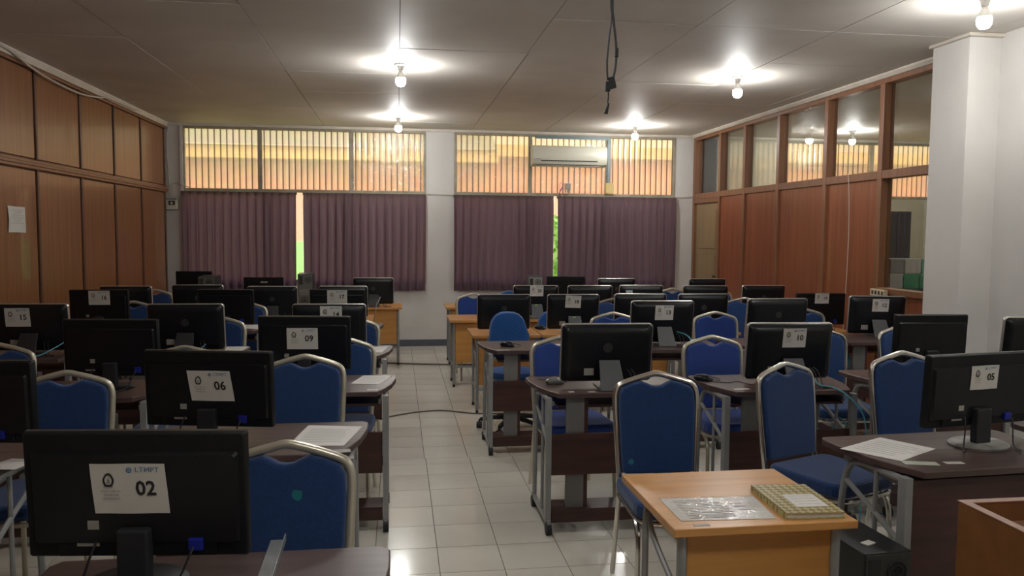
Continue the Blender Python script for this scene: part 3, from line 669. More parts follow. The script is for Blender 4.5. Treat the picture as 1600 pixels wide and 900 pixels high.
# ------------------------------------------------------------------ computers
def sheet_print(root, u, ztop, w, h, num, yb, M, skew=0.0, rot=0.0):
    """numbered paper taped to the back of a screen: a part with its printing as sub-parts"""
    T = M @ Matrix.Translation((u, yb, ztop)) @ Matrix.Rotation(rot, 4, 'Y')
    def q(x, z, y=0.0): return (x * w + skew * (-z) , y, z * h)     # x -.5..+.5, z 0..-1
    vs = []; fs = []
    for j in range(5):
        for i in range(7):
            vs.append(q(-.5 + i / 6, -j / 4, -.0012 * math.sin(i * 1.3 + j)))
    for j in range(4):
        for i in range(6): k = j * 7 + i; fs.append((k, k + 1, k + 8, k + 7))
    s = MB(T).add(vs, fs).build('number_sheet', PAPER, root, smooth=True)
    yo = -.0022
    def txt(st, size, cx, cz, m, name, bold=0.0, xs=1.0):
        tv, tf = text_mesh(st, size, bold, xs=xs)
        MB(T).add([(cx * w + x + skew * (-(cz * h + z)) / h, yo, cz * h + z) for x, z in tv], tf).build(name, m, s)
    txt(num, h * .40, .22, -.50, INK, 'number', h * .010, .98)
    txt('LTMPT', h * .14, .26, -.12, INKB, 'heading', 0, 1.1)
    # round blue emblem
    ring = MB(T); n = 16; cx, cz = .02 * w, -.125 * h; a, b = h * .055, h * .034
    cx += skew * .125
    pv = [(cx + rr * math.cos(2 * math.pi * k / n), yo, cz + rr * math.sin(2 * math.pi * k / n)) for rr in (a, b) for k in range(n)]
    ring.add(pv, [(k, (k + 1) % n, n + (k + 1) % n, n + k) for k in range(n)])
    ring.add([(cx - a * .7, yo, cz), (cx, yo, cz - a * .35), (cx + a * .75, yo, cz + a * .5), (cx, yo, cz + a * .1)], [(0, 1, 2, 3)])
    ring.build('round_emblem', INKB, s)
    # university crest: rounded pentagon ring with a small figure
    cx, cz = -.27 * w + skew * .36, -.32 * h
    out = []; prof = [(0, .15), (.055, .125), (.09, .07), (.115, .01), (.11, -.05), (.09, -.095), (.075, -.135), (0, -.145)]
    prof = prof + [(-x, z) for x, z in reversed(prof[1:-1])]
    n = len(prof)
    o1 = [(cx + x * h * .95, yo, cz + z * h * .95) for x, z in prof]; o2 = [(cx + x * h * .62, yo, cz + z * h * .66) for x, z in prof]
    cm = MB(T).add(o1 + o2, [(k, (k + 1) % n, n + (k + 1) % n, n + k) for k in range(n)])
    cm.add([(cx - .045 * h, yo, cz - .06 * h), (cx + .045 * h, yo, cz - .06 * h), (cx + .03 * h, yo, cz - .045 * h), (cx - .03 * h, yo, cz - .045 * h)], [(0, 1, 2, 3)])
    cm.build('crest', INK, s)
    MB(T).add([(cx - .02 * h, yo, cz - .03 * h), (cx + .02 * h, yo, cz - .03 * h), (cx + .012 * h, yo, cz + .01 * h), (cx, yo, cz + .06 * h), (cx - .012 * h, yo, cz + .01 * h)], [(0, 1, 2, 3, 4)]).build('crest_figure', INKG, s)
    for k, t in enumerate(('PUSAT UTBK 042', 'UNIVERSITAS', 'DIPONEGORO')):
        txt(t, h * .052, -.25, -.545 - .075 * k, INKG, 'small_print', 0, .95)
def panel_pc(x, y, rz, label, ztop, zd, num=None, u=0.0, dv=.01, sw=.138, dark=False, sticker=None, green=False, rot=0.0, w=.478, tilt=7):
    """all-in-one computer seen from behind; zd is the desk surface"""
    r = empty('all_in_one_computer', (x, y, zd), R(rz), label, 'computer', 'all in one computers')
    Hh = ztop - zd; h = .315; zb = Hh - h
    M = Matrix.Translation((0, 0, Hh)) @ Matrix.Rotation(R(tilt), 4, 'X') @ Matrix.Translation((0, 0, -h / 2))
    b = MB(M); b.loft([rrect(w, h, .022, .016), rrect(w, h, .022, .0), rrect(w - .004, h - .004, .021, -.004)]); b.build('bezel', SILV, r, smooth=True)
    MB(M).add(rrect(w - .03, h - .05, .004, .0165, cz=.01), [tuple(range(24))]).build('screen', SCREEN, r)
    rings = [rrect(w - .008, h - .008, .020, -.0042), rrect(w - .016, h - .014, .022, -.012, cz=-.001), rrect(w - .05, h - .045, .025, -.024, cz=-.004), rrect(w - .085, h - .08, .02, -.030, cz=-.006)]
    MB(M).loft(rings).build('back_cover', BLACKG, r, smooth=True)
    MB(M).box(-.16, .15, -.0195, -.013, h / 2 - .022, h / 2 - .017).build('vent_slot', DARKS, r)
    if not num: MB(M @ Matrix.Translation((.0, -.0305, .035)) @ Matrix.Rotation(R(90), 4, 'X')).cyl((0, 0, 0), .026, .0015, 'z', 24).build('round_badge', DARKS, r)
    # easel stand
    zs = zb + .125
    st = MB(); st.add([(-.050, -.030, zs), (.060, -.030, zs), (.075, -.115, .002), (-.055, -.115, .002), (-.050, -.022, zs), (.060, -.022, zs), (.075, -.100, .002), (-.055, -.100, .002)],
                      [(0, 1, 2, 3), (7, 6, 5, 4), (0, 4, 5, 1), (1, 5, 6, 2), (2, 6, 7, 3), (3, 7, 4, 0)])
    s = st.build('stand', STANDD if dark else STANDG, r, bevel=.003)
    MB().box(-.055, .075, -.112, .10, .0, .007).build('stand_foot', STANDD if dark else STANDG, r, bevel=.002)
    if sticker is not False:
        MB(M).box(-.125, -.072, -.0335, -.0295, -.115, -.078).build('label_sticker', STICK, r)
    if green: MB(Matrix.Translation((.0, -.034, zs - .012))).box(-.012, .016, -.003, 0, -.008, .008).build('lime_sticker', GREENST, s)
    for k, cx in enumerate((.10, .122)):
        MB().tube([(cx, -.026, zb + .075), (cx + .01, -.055, zb + .06), (cx + .02, -.075, zb + .02), (cx + .03, -.09, .004), (cx + .06 + .02 * k, -.13, .004)], .0025, 6).build('cord', CABLEB, r, smooth=True)
    if num: sheet_print(r, u, Hh * 0 + h / 2 - dv, sw, sw * .80, num, -.0325, M, rot=rot)
    return r
def lcd(x, y, rz, label, ztop, num=None, u=0.0, dv=.05, sw=.168, skew=0.0, w=.50, h=.295, neck=True, zd=.74, deskx=0.0, stick=True, ring=False, tag_strip=False):
    """black flat monitor seen from behind on a neck and oval foot"""
    r = empty('flat_monitor', (x, y, zd), R(rz), label, 'monitor', 'black flat monitors')
    Hh = ztop - zd
    M = Matrix.Translation((0, 0, Hh)) @ Matrix.Rotation(R(3), 4, 'X') @ Matrix.Translation((0, 0, -h / 2))
    MB(M).loft([rrect(w, h, .006, .018, 3), rrect(w, h, .006, -.006, 3), rrect(w - .008, h - .008, .006, -.012, 3)]).build('casing', BLACKP, r, smooth=True)
    MB(M).box(-w / 2 + .002, w / 2 - .002, .0, .012, h / 2 - .002, h / 2 + .0015).build('top_edge', BEZD, r)
    MB(M).add(rrect(w - .03, h - .035, .002, .0185, 2, cz=.004), [tuple(range(12))]).build('screen', SCREEN, r)
    MB(M).loft([rrect(w - .03, h * .74, .008, -.010, 3, cz=-.005), rrect(w - .045, h * .70, .008, -.022, 3, cz=-.006)]).build('raised_back', BLACKG, r, smooth=True)
    MB(M).box(-w * .36, w * .36, -.019, -.010, -h / 2 + .004, -h * .33).build('port_housing', BLACKP, r, bevel=.004)
    zb = Hh - h
    MB().box(-.036, .036, -.035, .0, .012, zb + .075).build('neck', RUBBER, r, bevel=.006)
    bs = MB(); n = 28
    bs.loft([[(a * math.cos(2 * math.pi * k / n), -.01 + b * math.sin(2 * math.pi * k / n), z) for k in range(n)] for a, b, z in ((.115, .095, 0), (.118, .098, .008), (.110, .090, .014))])
    bs.build('foot_plate', mat_foot if ring else BLACKP, r, smooth=True)
    if stick:
        MB(M).box(-w * .215, -w * .165, -.0235, -.021, -h * .26, -h * .19).build('label_sticker', STICK, r)
        MB(M).box(-w * .27, -w * .17, -.0205, -.018, -h * .40, -h * .34).build('barcode_sticker', STICK, r)
    if tag_strip: MB(M).box(-.03, .05, -.0235, -.021, h * .27, h * .34).build('name_strip', STICK, r)
    if not tag_strip:
        c = MB(M).box(.12, .152, -.032, -.018, -h * .43, -h * .33).build('vga_plug', VGA, r, bevel=.003)
        pz = zb + .035
        MB().tube([(.136, -.03, pz), (.13, -.045, pz - .02), (.115, -.06, max(.03, pz - .06)), (.10, -.08, .008), (.07, -.14, .006)], .0028, 6).build('cord', CABLEB, c, smooth=True)
    MB().tube([(-.085, -.02, zb + .045), (-.095, -.035, zb + .01), (-.115, -.05, .012), (-.15, -.09, .006)], .0028, 6).build('cord', CABLEB, r, smooth=True)
    if num: sheet_print(r, u, h / 2 - dv, sw, sw * .70, num, -.0245, M, skew=skew)
    return r
mat_foot = mat('dusty_foot_plate', (0.20, 0.195, 0.18), 0.55, col2=(0.42, 0.41, 0.39), nscale=(14, 14, 14))
lcd(-.595, 1.905, -6, 'large black monitor nearest the camera, paper numbered 02, bottom left', 1.097, '02', u=-.012, dv=.068, skew=.008)
lcd(-.722, 3.18, -11, 'black monitor behind the nearest one, tilted paper numbered 06', 1.095, '06', u=.008, dv=.072, skew=.016)
lcd(-1.52, 3.02, -6, 'black monitor cut by the left edge of the picture', 1.095)
lcd(-1.466, 4.35, -6, 'plain black monitor without a number, left of monitor 06', 1.095, w=.48)
lcd(-.507, 4.48, -5, 'black monitor with paper 09 above the domed chair right of number 06', 1.09, '09', u=-.008, dv=.06)
lcd(-2.447, 7.01, -2, 'black monitor with the paper numbered 16 near the teak wall', 1.06, '16', u=.01, dv=.004, w=.465)
lcd(-.510, 6.97, -2, 'low black monitor with paper 17 just behind computer 14', 1.06, '17', u=.0, dv=.002, w=.463)
lcd(-1.438, 7.0, -8, 'black monitor without number, left of the tall silver edged one in front of the towers', 1.06, w=.47)
lcd(2.25, 2.80, 9, 'black monitor with the paper numbered 05 at the right edge', 1.10, '05', u=.005, dv=.042, sw=.135, w=.50, h=.285, ring=True)
lcd(3.133, 4.31, -4, 'wide plain black monitor in front of the white pier', 1.09, w=.445, h=.285)
lcd(-2.453, 9.24 + .92, -1, 'small plain black monitor in the far left corner by the teak wall', 1.06, w=.42, zd=.682, stick=False)
lcd(-1.538, 9.38 + .18, -4, 'black monitor with a pale strip, in front of the left curtain', 1.02, w=.45, h=.27, zd=.682, stick=False, tag_strip=True)
lcd(2.072, 9.71, -1, 'plain black monitor under the right curtain gap', 1.02, w=.477, h=.29, zd=.682, stick=False, tag_strip=False)
lcd(3.862, 6.86, -2.5, 'black monitor with the paper numbered 19 beside the partition', 1.02, '19', u=.0, dv=-.004, sw=.135, w=.468, h=.29, zd=.682)
ZW = .684
panel_pc(-2.385, 5.60, -2, 'silver edged computer with the paper numbered 15 at far left', 1.07, .74, '15', u=-.065, dv=.022, dark=True, sw=.155)
panel_pc(-1.408, 5.585, -2, 'silver edged computer without number behind monitor 06', 1.065, .74, dark=True, w=.50)
panel_pc(-.460, 5.525, -2, 'silver edged computer rising behind monitor 09, its paper 14 partly covered', 1.065, .74, '14', u=.015, dv=.008, dark=True, w=.495, sticker=False, sw=.145)
panel_pc(-2.579, 8.08, -2, 'silver edged computer half hidden behind monitor 16', 1.02, ZW, dark=True)
panel_pc(-1.90, 8.0, -2, 'silver edged computer with a pale strip below the left tower', 1.035, ZW, dark=True, sticker=None)
panel_pc(-1.206, 8.0, -2, 'silver edged computer left of the tower under the curtain gap', 1.02, ZW, dark=True)
panel_pc(-.531, 8.015, -2, 'silver edged computer directly behind monitor 17', 1.02, ZW, dark=True, sticker=False)
panel_pc(-.281, 9.46, -1, 'dark computer alone on the beech desk left of the aisle by the window', 1.02, ZW, dark=True, w=.472, sticker=False)
panel_pc(1.101, 4.09, -2, 'unnumbered computer with grey stand, right of the aisle, with a round badge', 1.08, .74, w=.496)
panel_pc(2.114, 4.055, -1, 'silver edged computer with paper 10 behind the turned chrome chair', 1.08, .74, '10', u=.012, dv=.024, w=.488, sw=.132)
panel_pc(1.937, 5.65, -2, 'silver edged computer with paper 13 and a cyan cable beside its grey stand', 1.065, .74, '13', u=.005, dv=.028, w=.478, sw=.138, sticker=False)
panel_pc(2.880, 5.735, 2, 'silver edged computer without number directly behind number 10', 1.07, .74, w=.495)
panel_pc(3.862, 5.98, -12, 'silver edged computer with the paper numbered 12, angled, by the partition', 1.065, .74, '12', u=.015, dv=.018, w=.45, sw=.13)
panel_pc(.920, 6.885, -2, 'unnumbered silver edged computer behind the blue office chair', 1.02, ZW, w=.468, sticker=False)
panel_pc(1.534, 6.86, -2, 'silver edged computer with slightly tilted paper 18 on a beech desk', 1.02, ZW, '18', u=-.006, dv=.004, w=.465, green=True, rot=R(2), sw=.138)
panel_pc(2.159, 6.90, -2, 'silver edged computer immediately left of number 13 and behind it', 1.02, ZW, w=.478)
panel_pc(2.736, 6.87, -2, 'silver edged computer with a lime sticker on its stand, right of number 13', 1.02, ZW, w=.468, green=True)
panel_pc(1.405, 8.05, -2, 'silver edged computer whose paper 20 sticks up in front of the pale tower', 1.02, ZW, '20', u=.004, dv=-.004, w=.47, green=True, sw=.138)
panel_pc(1.969, 8.03, -2, 'silver edged computer right of number 20', 1.02, ZW, w=.47)
p = panel_pc(2.526, 8.06, -2, 'silver edged computer with a pale blue sticker at its top left', 1.02, ZW, w=.467)
MB(Matrix.Translation((-.14, -.037, .285))).box(-.035, .035, -.004, 0, -.03, 0).build('blue_sticker', mat('pale_blue_sticker', (.38, .50, .54), .5), p)
panel_pc(3.194, 7.97, -5, 'silver edged computer second from the partition in the row before the window', 1.02, ZW, w=.48)
panel_pc(3.838, 7.97, -2, 'silver edged computer nearest the partition in the row before the window', 1.02, ZW, w=.473)
panel_pc(2.601, 9.285, -1, 'computer against the right curtain, right of the curtain gap', 1.02, ZW, w=.464)
panel_pc(3.708, 9.20, -1, 'computer in front of the tan door', 1.02, ZW, w=.458)
panel_pc(3.80, 4.22, -8, 'computer cut by the right edge of the picture beside the pier', 1.08, .74, w=.47)

# ------------------------------------------------------------------ tower computers
def tower(x, y, z, rz, label, w=.175, h=.36, d=.40, case=TOWERD, rear=TOWERG):
    r = empty('tower_computer', (x, y, z), R(rz), label, 'computer tower', 'tower computers')
    MB().box(-w / 2, w / 2, .004, d, 0, h).build('case', case, r, bevel=.005)
    p = MB().box(-w / 2 + .006, w / 2 - .006, 0, .006, .006, h - .006).build('rear_panel', rear, r)
    MB().box(-w / 2 + .015, -w / 2 + .06, -.002, .001, h - .12, h - .02).build('port_block', DARKS, r)
    for cz, rr, cx in ((h - .065, .034, .03), (.07, .04, -.01)):
        ring = MB(Matrix.Translation((cx, -.003, cz)) @ Matrix.Rotation(R(90), 4, 'X'))
        ring.tube([(rr * math.cos(a * math.pi / 6), rr * math.sin(a * math.pi / 6), 0) for a in range(12)], .003, 6, closed=True)
        ring.tube([(rr * .55 * math.cos(a * math.pi / 6), rr * .55 * math.sin(a * math.pi / 6), 0) for a in range(12)], .0025, 6, closed=True)
        ring.cyl((0, 0, -.002), rr * .28, .004, 'z', 12)
        ring.build('fan_grille', TOWERD, r, smooth=True)
    for k in range(4): MB().box(-w / 2 + .02, w / 2 - .05, -.003, .001, .135 + k * .018, .143 + k * .018).build('slot_cover', GREYP, r)
    return r
tower(-2.17, 9.55, ZW, 3, 'grey backed tower computer farthest left, in front of the curtain', h=.345, w=.19)
tower(-1.06, 9.50, ZW, 3, 'tall dark tower computer with two round fan grilles under the left curtain gap', h=.375)
tower(1.66, 9.55, ZW, -6, 'tower computer with pale rear panel left of the right curtain gap', h=.34, rear=mat('pale_tower_rear', (.34, .34, .32), .4, .4), case=mat('grey_tower_case', (.06, .062, .065), .4))
t5 = tower(1.60, 2.36, .13, 4, 'black tower computer under the desk of monitor 05, stickers on top', w=.18, h=.385, d=.36, rear=mat('near_tower_rear', (.075, .08, .078), .4, .3))
tag(MB(Matrix.Translation((1.575, 2.44, .516)) @ Matrix.Rotation(R(25), 4, 'Z')).box(-.022, .022, -.014, .014, 0, .004).build('mini_card', PAPER), 'small white card lying on the black tower under the desk', 'card')
# ------------------------------------------------------------------ chairs
def chair_proto(fab, metal):
    r = empty('banquet_chair', (0, 0, 0), 0, 'x', 'chair')
    lean = lambda z: (z - .45) * .11
    path = [(-.172, .45), (-.181, .62), (-.188, .78), (-.186, .845), (-.168, .880), (-.12, .900), (-.05, .920), (0, .930), (.05, .920), (.12, .900), (.168, .880), (.186, .845), (.188, .78), (.181, .62), (.172, .45)]
    MB().tube([(x, lean(z), z) for x, z in path], .0135, 10, ry=.0135).build('back_frame', metal, r, smooth=True)
    half = [(0, .876), (.022, .879), (.048, .892), (.070, .900), (.115, .890), (.155, .872), (.171, .845), (.175, .78), (.169, .62), (.161, .50), (.150, .488)]
    poly = half + [(-x, z) for x, z in reversed(half[1:])]
    MB(Matrix.Translation((0, -.45 * .11, 0))).prism([(x, z) for x, z in poly][::-1], -.026, .016, 'y', shear=.11).build('backrest', fab, r, bevel=.012, seg=3)
    sp = []
    for (sx, sy, a0) in ((1, 1, 0), (-1, 1, 90), (-1, -1, 180), (1, -1, 270)):
        rr = .05 if sy > 0 else .075
        for i in range(5):
            a = R(a0 + 90 * i / 4); sp.append((sx * (.205 - rr) + rr * math.cos(a) , -.235 + sy * (.205 - rr) + rr * math.sin(a)))
    MB().prism(sp, .425, .490).build('seat', fab, r, bevel=.022, seg=3)
    fr = MB(); fr.tube([(.175, -.04, .415), (.19, -.2, .412), (.185, -.37, .412), (.14, -.425, .412), (0, -.43, .412), (-.14, -.425, .412), (-.185, -.37, .412), (-.19, -.2, .412), (-.175, -.04, .415), (0, -.03, .415)], .010, 8, closed=True)
    fr.build('seat_frame', metal, r, smooth=True)
    for s in (-1, 1):
        MB().tube([(s * .172, .0, .45), (s * .178, .008, .30), (s * .19, .04, .012)], .0115, 8).build('leg', metal, r, smooth=True)
        MB().tube([(s * .186, -.30, .41), (s * .192, -.385, .36), (s * .195, -.405, .2), (s * .197, -.425, .012)], .0115, 8).build('leg', metal, r, smooth=True)
    return r
ca = chair_proto(BLUE, CHROME); cbp = chair_proto(BLUE, CREAMF); cc = chair_proto(BLUE2, CREAMF)
GC = 'blue banquet chairs'; chairs_by_label = {}
for pr_, x, y, rz, zs, lb in [
    (cbp, -.325, 2.32, -4, 1.005, 'blue cream-framed chair behind monitor 02, small teal stain on its back'),
    (cbp, -.455, 3.97, -3, 1.01, 'blue chair right of monitor 06 with a domed cream frame'),
    (cbp, -1.45, 3.70, 4, .992, 'blue chair between the left edge and monitor 06'),
    (cbp, -2.18, 4.67, 0, .99, 'blue chair at the left edge below computer 15'),
    (cbp, -1.28, 4.99, 0, .915, 'blue chair hidden behind monitor 06, only its frame top showing'),
    (cbp, -.33, 4.80, -4, .985, 'blue chair peeking out right of monitor 09'),
    (cbp, -.33, 5.93, -4, .985, 'blue chair peeking out right of computer 14'),
    (cbp, -1.31, 6.07, -5, .985, 'blue chair right of the silver edged computer behind monitor 06'),
    (cbp, -1.36, 7.38, -5, .98, 'blue chair whose chrome edge shows left of monitor 09'),
    (cbp, -2.33, 7.45, 0, .985, 'blue chair top showing right of monitor 16'),
    (cbp, -2.58, 8.95, -8, .985, 'blue chair with bare wooden rim in the far left corner'),
    (ca, 1.155, 3.40, -2, .995, 'dark blue chrome-framed chair behind the foreground beech desk'),
    (ca, 1.88, 3.57, 22, 1.0, 'dark blue chrome-framed chair turned to the right beside the foreground desk'),
    (ca, 2.60, 3.74, 6, 1.02, 'blue chair half hidden behind monitor 05'),
    (cc, 1.00, 4.75, 4, .985, 'royal blue chair left of the unnumbered computer by the aisle'),
    (cc, 1.945, 4.68, 0, .985, 'royal blue chair behind the desk with the black mouse, left of computer 10'),
    (ca, 2.80, 4.95, -4, .995, 'blue chair right of computer 10 with white lit frame edge'),
    (ca, 3.52, 5.10, 6, .99, 'blue chair behind the wide black monitor by the pier'),
    (cbp, 3.53, 6.52, -4, .972, 'blue chair below monitor 19'),
    (cc, 2.66, 6.37, -2, .963, 'royal blue chair left of the unnumbered computer behind number 10'),
    (cc, 1.77, 6.37, -2, .963, 'royal blue chair top between computers 18 and 13'),
    (ca, 3.44, 7.55, -25, .985, 'teal blue chair turned aside, right of the lime stickered computer'),
    (ca, 2.10, 7.55, -12, .985, 'teal blue chair between computer 18 and the next one'),
    (cbp, 3.16, 8.85, 0, .99, 'dark blue chair with brown rim beyond the pale blue stickered computer'),
    (cbp, 3.66, 8.80, -4, .985, 'dark blue chair with brown rim left of the far partition computer'),
    (cc, .83, 8.66, 3, .95, 'blue chair at the far right desks beside the aisle')]:
    o = place(pr_, x, y, R(rz), lb, GC); chairs_by_label[lb] = o
    o.scale = (1, 1, zs)
# teal stains
def stain(chair, x, z, r_):
    pts = [(x + r_ * random.uniform(.75, 1.1) * math.cos(k * .7), z + r_ * random.uniform(.75, 1.1) * math.sin(k * .7)) for k in range(9)]
    MB(Matrix.Translation((0, -.45 * .11 - .0268, 0))).prism(pts, 0, .0012, 'y', shear=.11).build('stain', STAIN, chair)
STAIN = mat('teal_stain', (.010, .19, .21), .7)
stain(chairs_by_label['blue cream-framed chair behind monitor 02, small teal stain on its back'], .035, .79, .018)
stain(chairs_by_label['dark blue chrome-framed chair behind the foreground beech desk'], -.125, .545, .014)
def office_chair(x, y, rz, label, zt=.911):
    r = empty('office_chair', (x, y, 0), R(rz), label, 'chair', 'blue office chairs')
    n = 24; rings = []
    def shape(s, yy):
        pts = []
        for k in range(n):
            a = 2 * math.pi * k / n; c, sn = math.cos(a), math.sin(a)
            px = abs(c) ** .75 * math.copysign(1, c) * (.155 if sn > 0 else .178) * s; pz = abs(sn) ** .8 * math.copysign(1, sn) * .19 * s
            pts.append((px, yy + .15 * (pz) * .6 + .25 * px * px * -1, zt - .19 + pz))
        return pts
    MB().loft([shape(.80, -.045), shape(.95, -.035), shape(1, -.01), shape(1, .012), shape(.9, .025)]).build('backrest', BLUE3, r, smooth=True)
    MB().lathe([(.001, .0), (.17, .0), (.205, .02), (.215, .045), (.20, .068), (.15, .078), (.001, .080)], (0, -.22, .405), n=28).build('seat', BLUE3, r, smooth=True)
    MB().box(-.12, .12, -.32, -.12, .385, .405).build('seat_plate', RUBBER, r, bevel=.004)
    MB().tube([(0, -.13, .39), (0, .0, .40), (0, .055, .45), (0, .045, .60)], .018, 8, ry=.010).build('back_bar', RUBBER, r, smooth=True)
    MB().cyl((0, -.22, .09), .024, .30, 'z', 14).cyl((0, -.22, .20), .016, .19, 'z', 12).build('gas_post', RUBBER, r, smooth=True)
    b = MB()
    for k in range(5):
        a = R(20 + 72 * k); b.tube([(0, -.22, .105), (.14 * math.cos(a), -.22 + .14 * math.sin(a), .09), (.26 * math.cos(a), -.22 + .26 * math.sin(a), .07)], [.022, .018, .012], 8)
    bs = b.build('star_base', RUBBER, r, smooth=True)
    for k in range(5):
        a = R(20 + 72 * k); MB(Matrix.Translation((.265 * math.cos(a), -.22 + .265 * math.sin(a), .027)) @ Matrix.Rotation(a, 4, 'Z')).cyl((-.02, 0, 0), .026, .04, 'x', 14).box(-.006, .006, -.005, .005, .01, .045).build('caster', RUBBER, bs, smooth=True)
    return r
office_chair(.89, 6.42, 3, 'bright blue office chair with round back beside the aisle', .915)
office_chair(1.275, 8.98, 0, 'blue office chair whose round back shows left of computer 20', .90)
office_chair(1.50, 7.62, 0, 'blue office chair between the unnumbered computer and number 18', .80)

# ------------------------------------------------------------------ lectern box, foreground
lc = empty('lectern_box', (1.545, 1.32, 0), 0, 'open topped brown wooden lectern at the bottom right corner', 'lectern')
LZ = .82
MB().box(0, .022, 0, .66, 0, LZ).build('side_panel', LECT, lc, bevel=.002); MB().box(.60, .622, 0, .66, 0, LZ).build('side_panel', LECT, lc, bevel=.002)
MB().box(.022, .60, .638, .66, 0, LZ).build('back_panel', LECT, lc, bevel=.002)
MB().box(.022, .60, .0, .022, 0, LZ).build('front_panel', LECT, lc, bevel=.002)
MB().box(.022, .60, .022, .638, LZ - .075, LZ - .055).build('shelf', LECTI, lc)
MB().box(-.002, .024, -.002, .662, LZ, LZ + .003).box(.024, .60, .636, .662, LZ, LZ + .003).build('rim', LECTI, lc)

# ------------------------------------------------------------------ papers and small things
def flat_quad(name, pts, z, m, th=.0008, parent=None):
    n = len(pts)
    return MB().prism([(p[0], p[1]) for p in pts], z, z + th).build(name, m, parent)
def desk_paper(pts, z, label, lines=6, group='papers on the desks'):
    cx = sum(p[0] for p in pts) / 4; cy = sum(p[1] for p in pts) / 4
    r = empty('paper_sheet', (cx, cy, z), 0, label, 'paper', group)
    P = [(p[0] - cx, p[1] - cy) for p in pts]     # order: near-left, far-left, far-right, near-right
    MB().prism(P, 0, .0012).build('sheet', PAPER2, r)
    def bl(u, v):
        a = [P[0][i] * (1 - v) + P[1][i] * v for i in (0, 1)]; b = [P[3][i] * (1 - v) + P[2][i] * v for i in (0, 1)]
        return (a[0] * (1 - u) + b[0] * u, a[1] * (1 - u) + b[1] * u, .0016)
    ln = MB()
    for k in range(lines):
        v = .18 + .62 * k / max(1, lines - 1); e = random.uniform(.75, .9)
        ln.add([bl(.12, v - .012), bl(e, v - .012), bl(e, v + .012), bl(.12, v + .012)], [(0, 1, 2, 3)])
    tag(ln.build('text_lines', INKL, r), kind='stuff')
    return r
desk_paper([(-.415, 3.085), (-.373, 3.405), (-.148, 3.358), (-.205, 3.06)], .7405, 'white printed paper on the desk of monitor 06', 8)
desk_paper([(-.25, 4.33), (-.195, 4.565), (-.03, 4.55), (-.10, 4.29)], .7405, 'paper on the curved desk end beside monitor 09')
desk_paper([(-.205, 5.49), (-.19, 5.72), (-.065, 5.72), (-.105, 5.43)], .7405, 'paper on the desk end right of computer 14', 4)
desk_paper([(-1.34, 6.93), (-1.33, 7.16), (-1.17, 7.15), (-1.14, 6.83)], .7405, 'paper on the desk left of monitor 09, farther back', 4)
desk_paper([(-1.165, 5.60), (-1.19, 5.81), (-1.04, 5.80), (-1.055, 5.56)], .7405, 'paper right of the silver edged computer behind monitor 06', 4)
desk_paper([(1.675, 2.80), (1.932, 2.94), (2.043, 2.754), (1.806, 2.617)], .7405, 'bright white paper on the desk of monitor 05', 7)
desk_paper([(-1.42, 2.90), (-1.36, 3.02), (-1.26, 2.99), (-1.29, 2.88)], .7405, 'paper corner visible left of monitor 02', 2)
desk_paper([(1.10, 5.55), (1.09, 5.72), (1.29, 5.76), (1.31, 5.58)], .7405, 'loose papers on the desk with only a mouse', 3)
for (x, y, rz, w, d, m, lb) in [(-.225, 2.985, 10, .10, .045, STICK, 'worn sticker at the front corner of the desk of monitor 06'),
                         (1.86, 2.585, -14, .12, .045, mat('pale_green_sticker', (.50, .55, .46), .5), 'torn pale green sticker on the desk of monitor 05'),
                         (1.985, 2.575, -4, .07, .028, PAPER, 'small white sticker on the desk of monitor 05'),
                         (-.13, 4.145, 0, .055, .03, PAPER, 'small white sticker on the desk edge below monitor 09'),
                         (.885, 3.985, 0, .03, .022, PAPER, 'tiny white sticker on the front of the desk by the aisle'),
                         (.99, 3.975, 0, .04, .018, PAPER, 'narrow white sticker on the front of the desk by the aisle'),
                         (1.80, 3.965, 5, .085, .03, PAPER, 'white sticker left on the desk front of computer 10'),
                         (.73, 5.475, 0, .09, .015, PAPER, 'long white sticker on the desk edge below the mouse'),
                         (.905, 2.245, 0, .05, .016, STICK, 'grey sticker at the front left corner of the beech desk')]:
    zz = .6825 if m is STICK and x > .9 and y < 2.3 else .7405
    tag(MB().box(-w / 2, w / 2, -d / 2, d / 2, 0, .0008).build('desk_sticker', m, loc=(x, y, zz), rz=R(rz)), lb, 'sticker', 'stickers on the desks')
# plastic sleeve with document on the beech desk
sl = empty('document_sleeve', (1.01, 2.375, .6825), R(0), 'clear plastic sleeve with a printed document on the foreground beech desk', 'document')
P = [(-.155, -.09), (-.155, .115), (.165, .10), (.145, -.105)]
MB().prism(P, 0, .001).build('document', PAPER2, sl)
vs = []; fs = []
for j in range(9):
    for i in range(13):
        u, v = i / 12, j / 8
        a = [P[0][q] * (1 - v) + P[1][q] * v for q in (0, 1)]; b = [P[3][q] * (1 - v) + P[2][q] * v for q in (0, 1)]
        vs.append(((a[0] * (1 - u) + b[0] * u) * 1.03, (a[1] * (1 - u) + b[1] * u) * 1.04, .003 + random.uniform(0, .0025)))
for j in range(8):
    for i in range(12): k = j * 13 + i; fs.append((k, k + 1, k + 14, k + 13))
MB().add(vs, fs).build('sleeve', SLEEVE, sl, smooth=True)
ln = MB()
for k in range(12):
    yy = .085 - k * .0145; e = .03 + random.uniform(-.02, .01)
    ln.box(-.12, e, yy - .0025, yy + .0025, .0012, .0016)
for k in range(3): ln.box(.06, .10, .04 - k * .03, .044 - k * .03, .0012, .0016)
ln.box(-.11, .03, -.075, -.045, .0012, .0015)
tag(ln.build('text_lines', INKL, sl), kind='stuff')
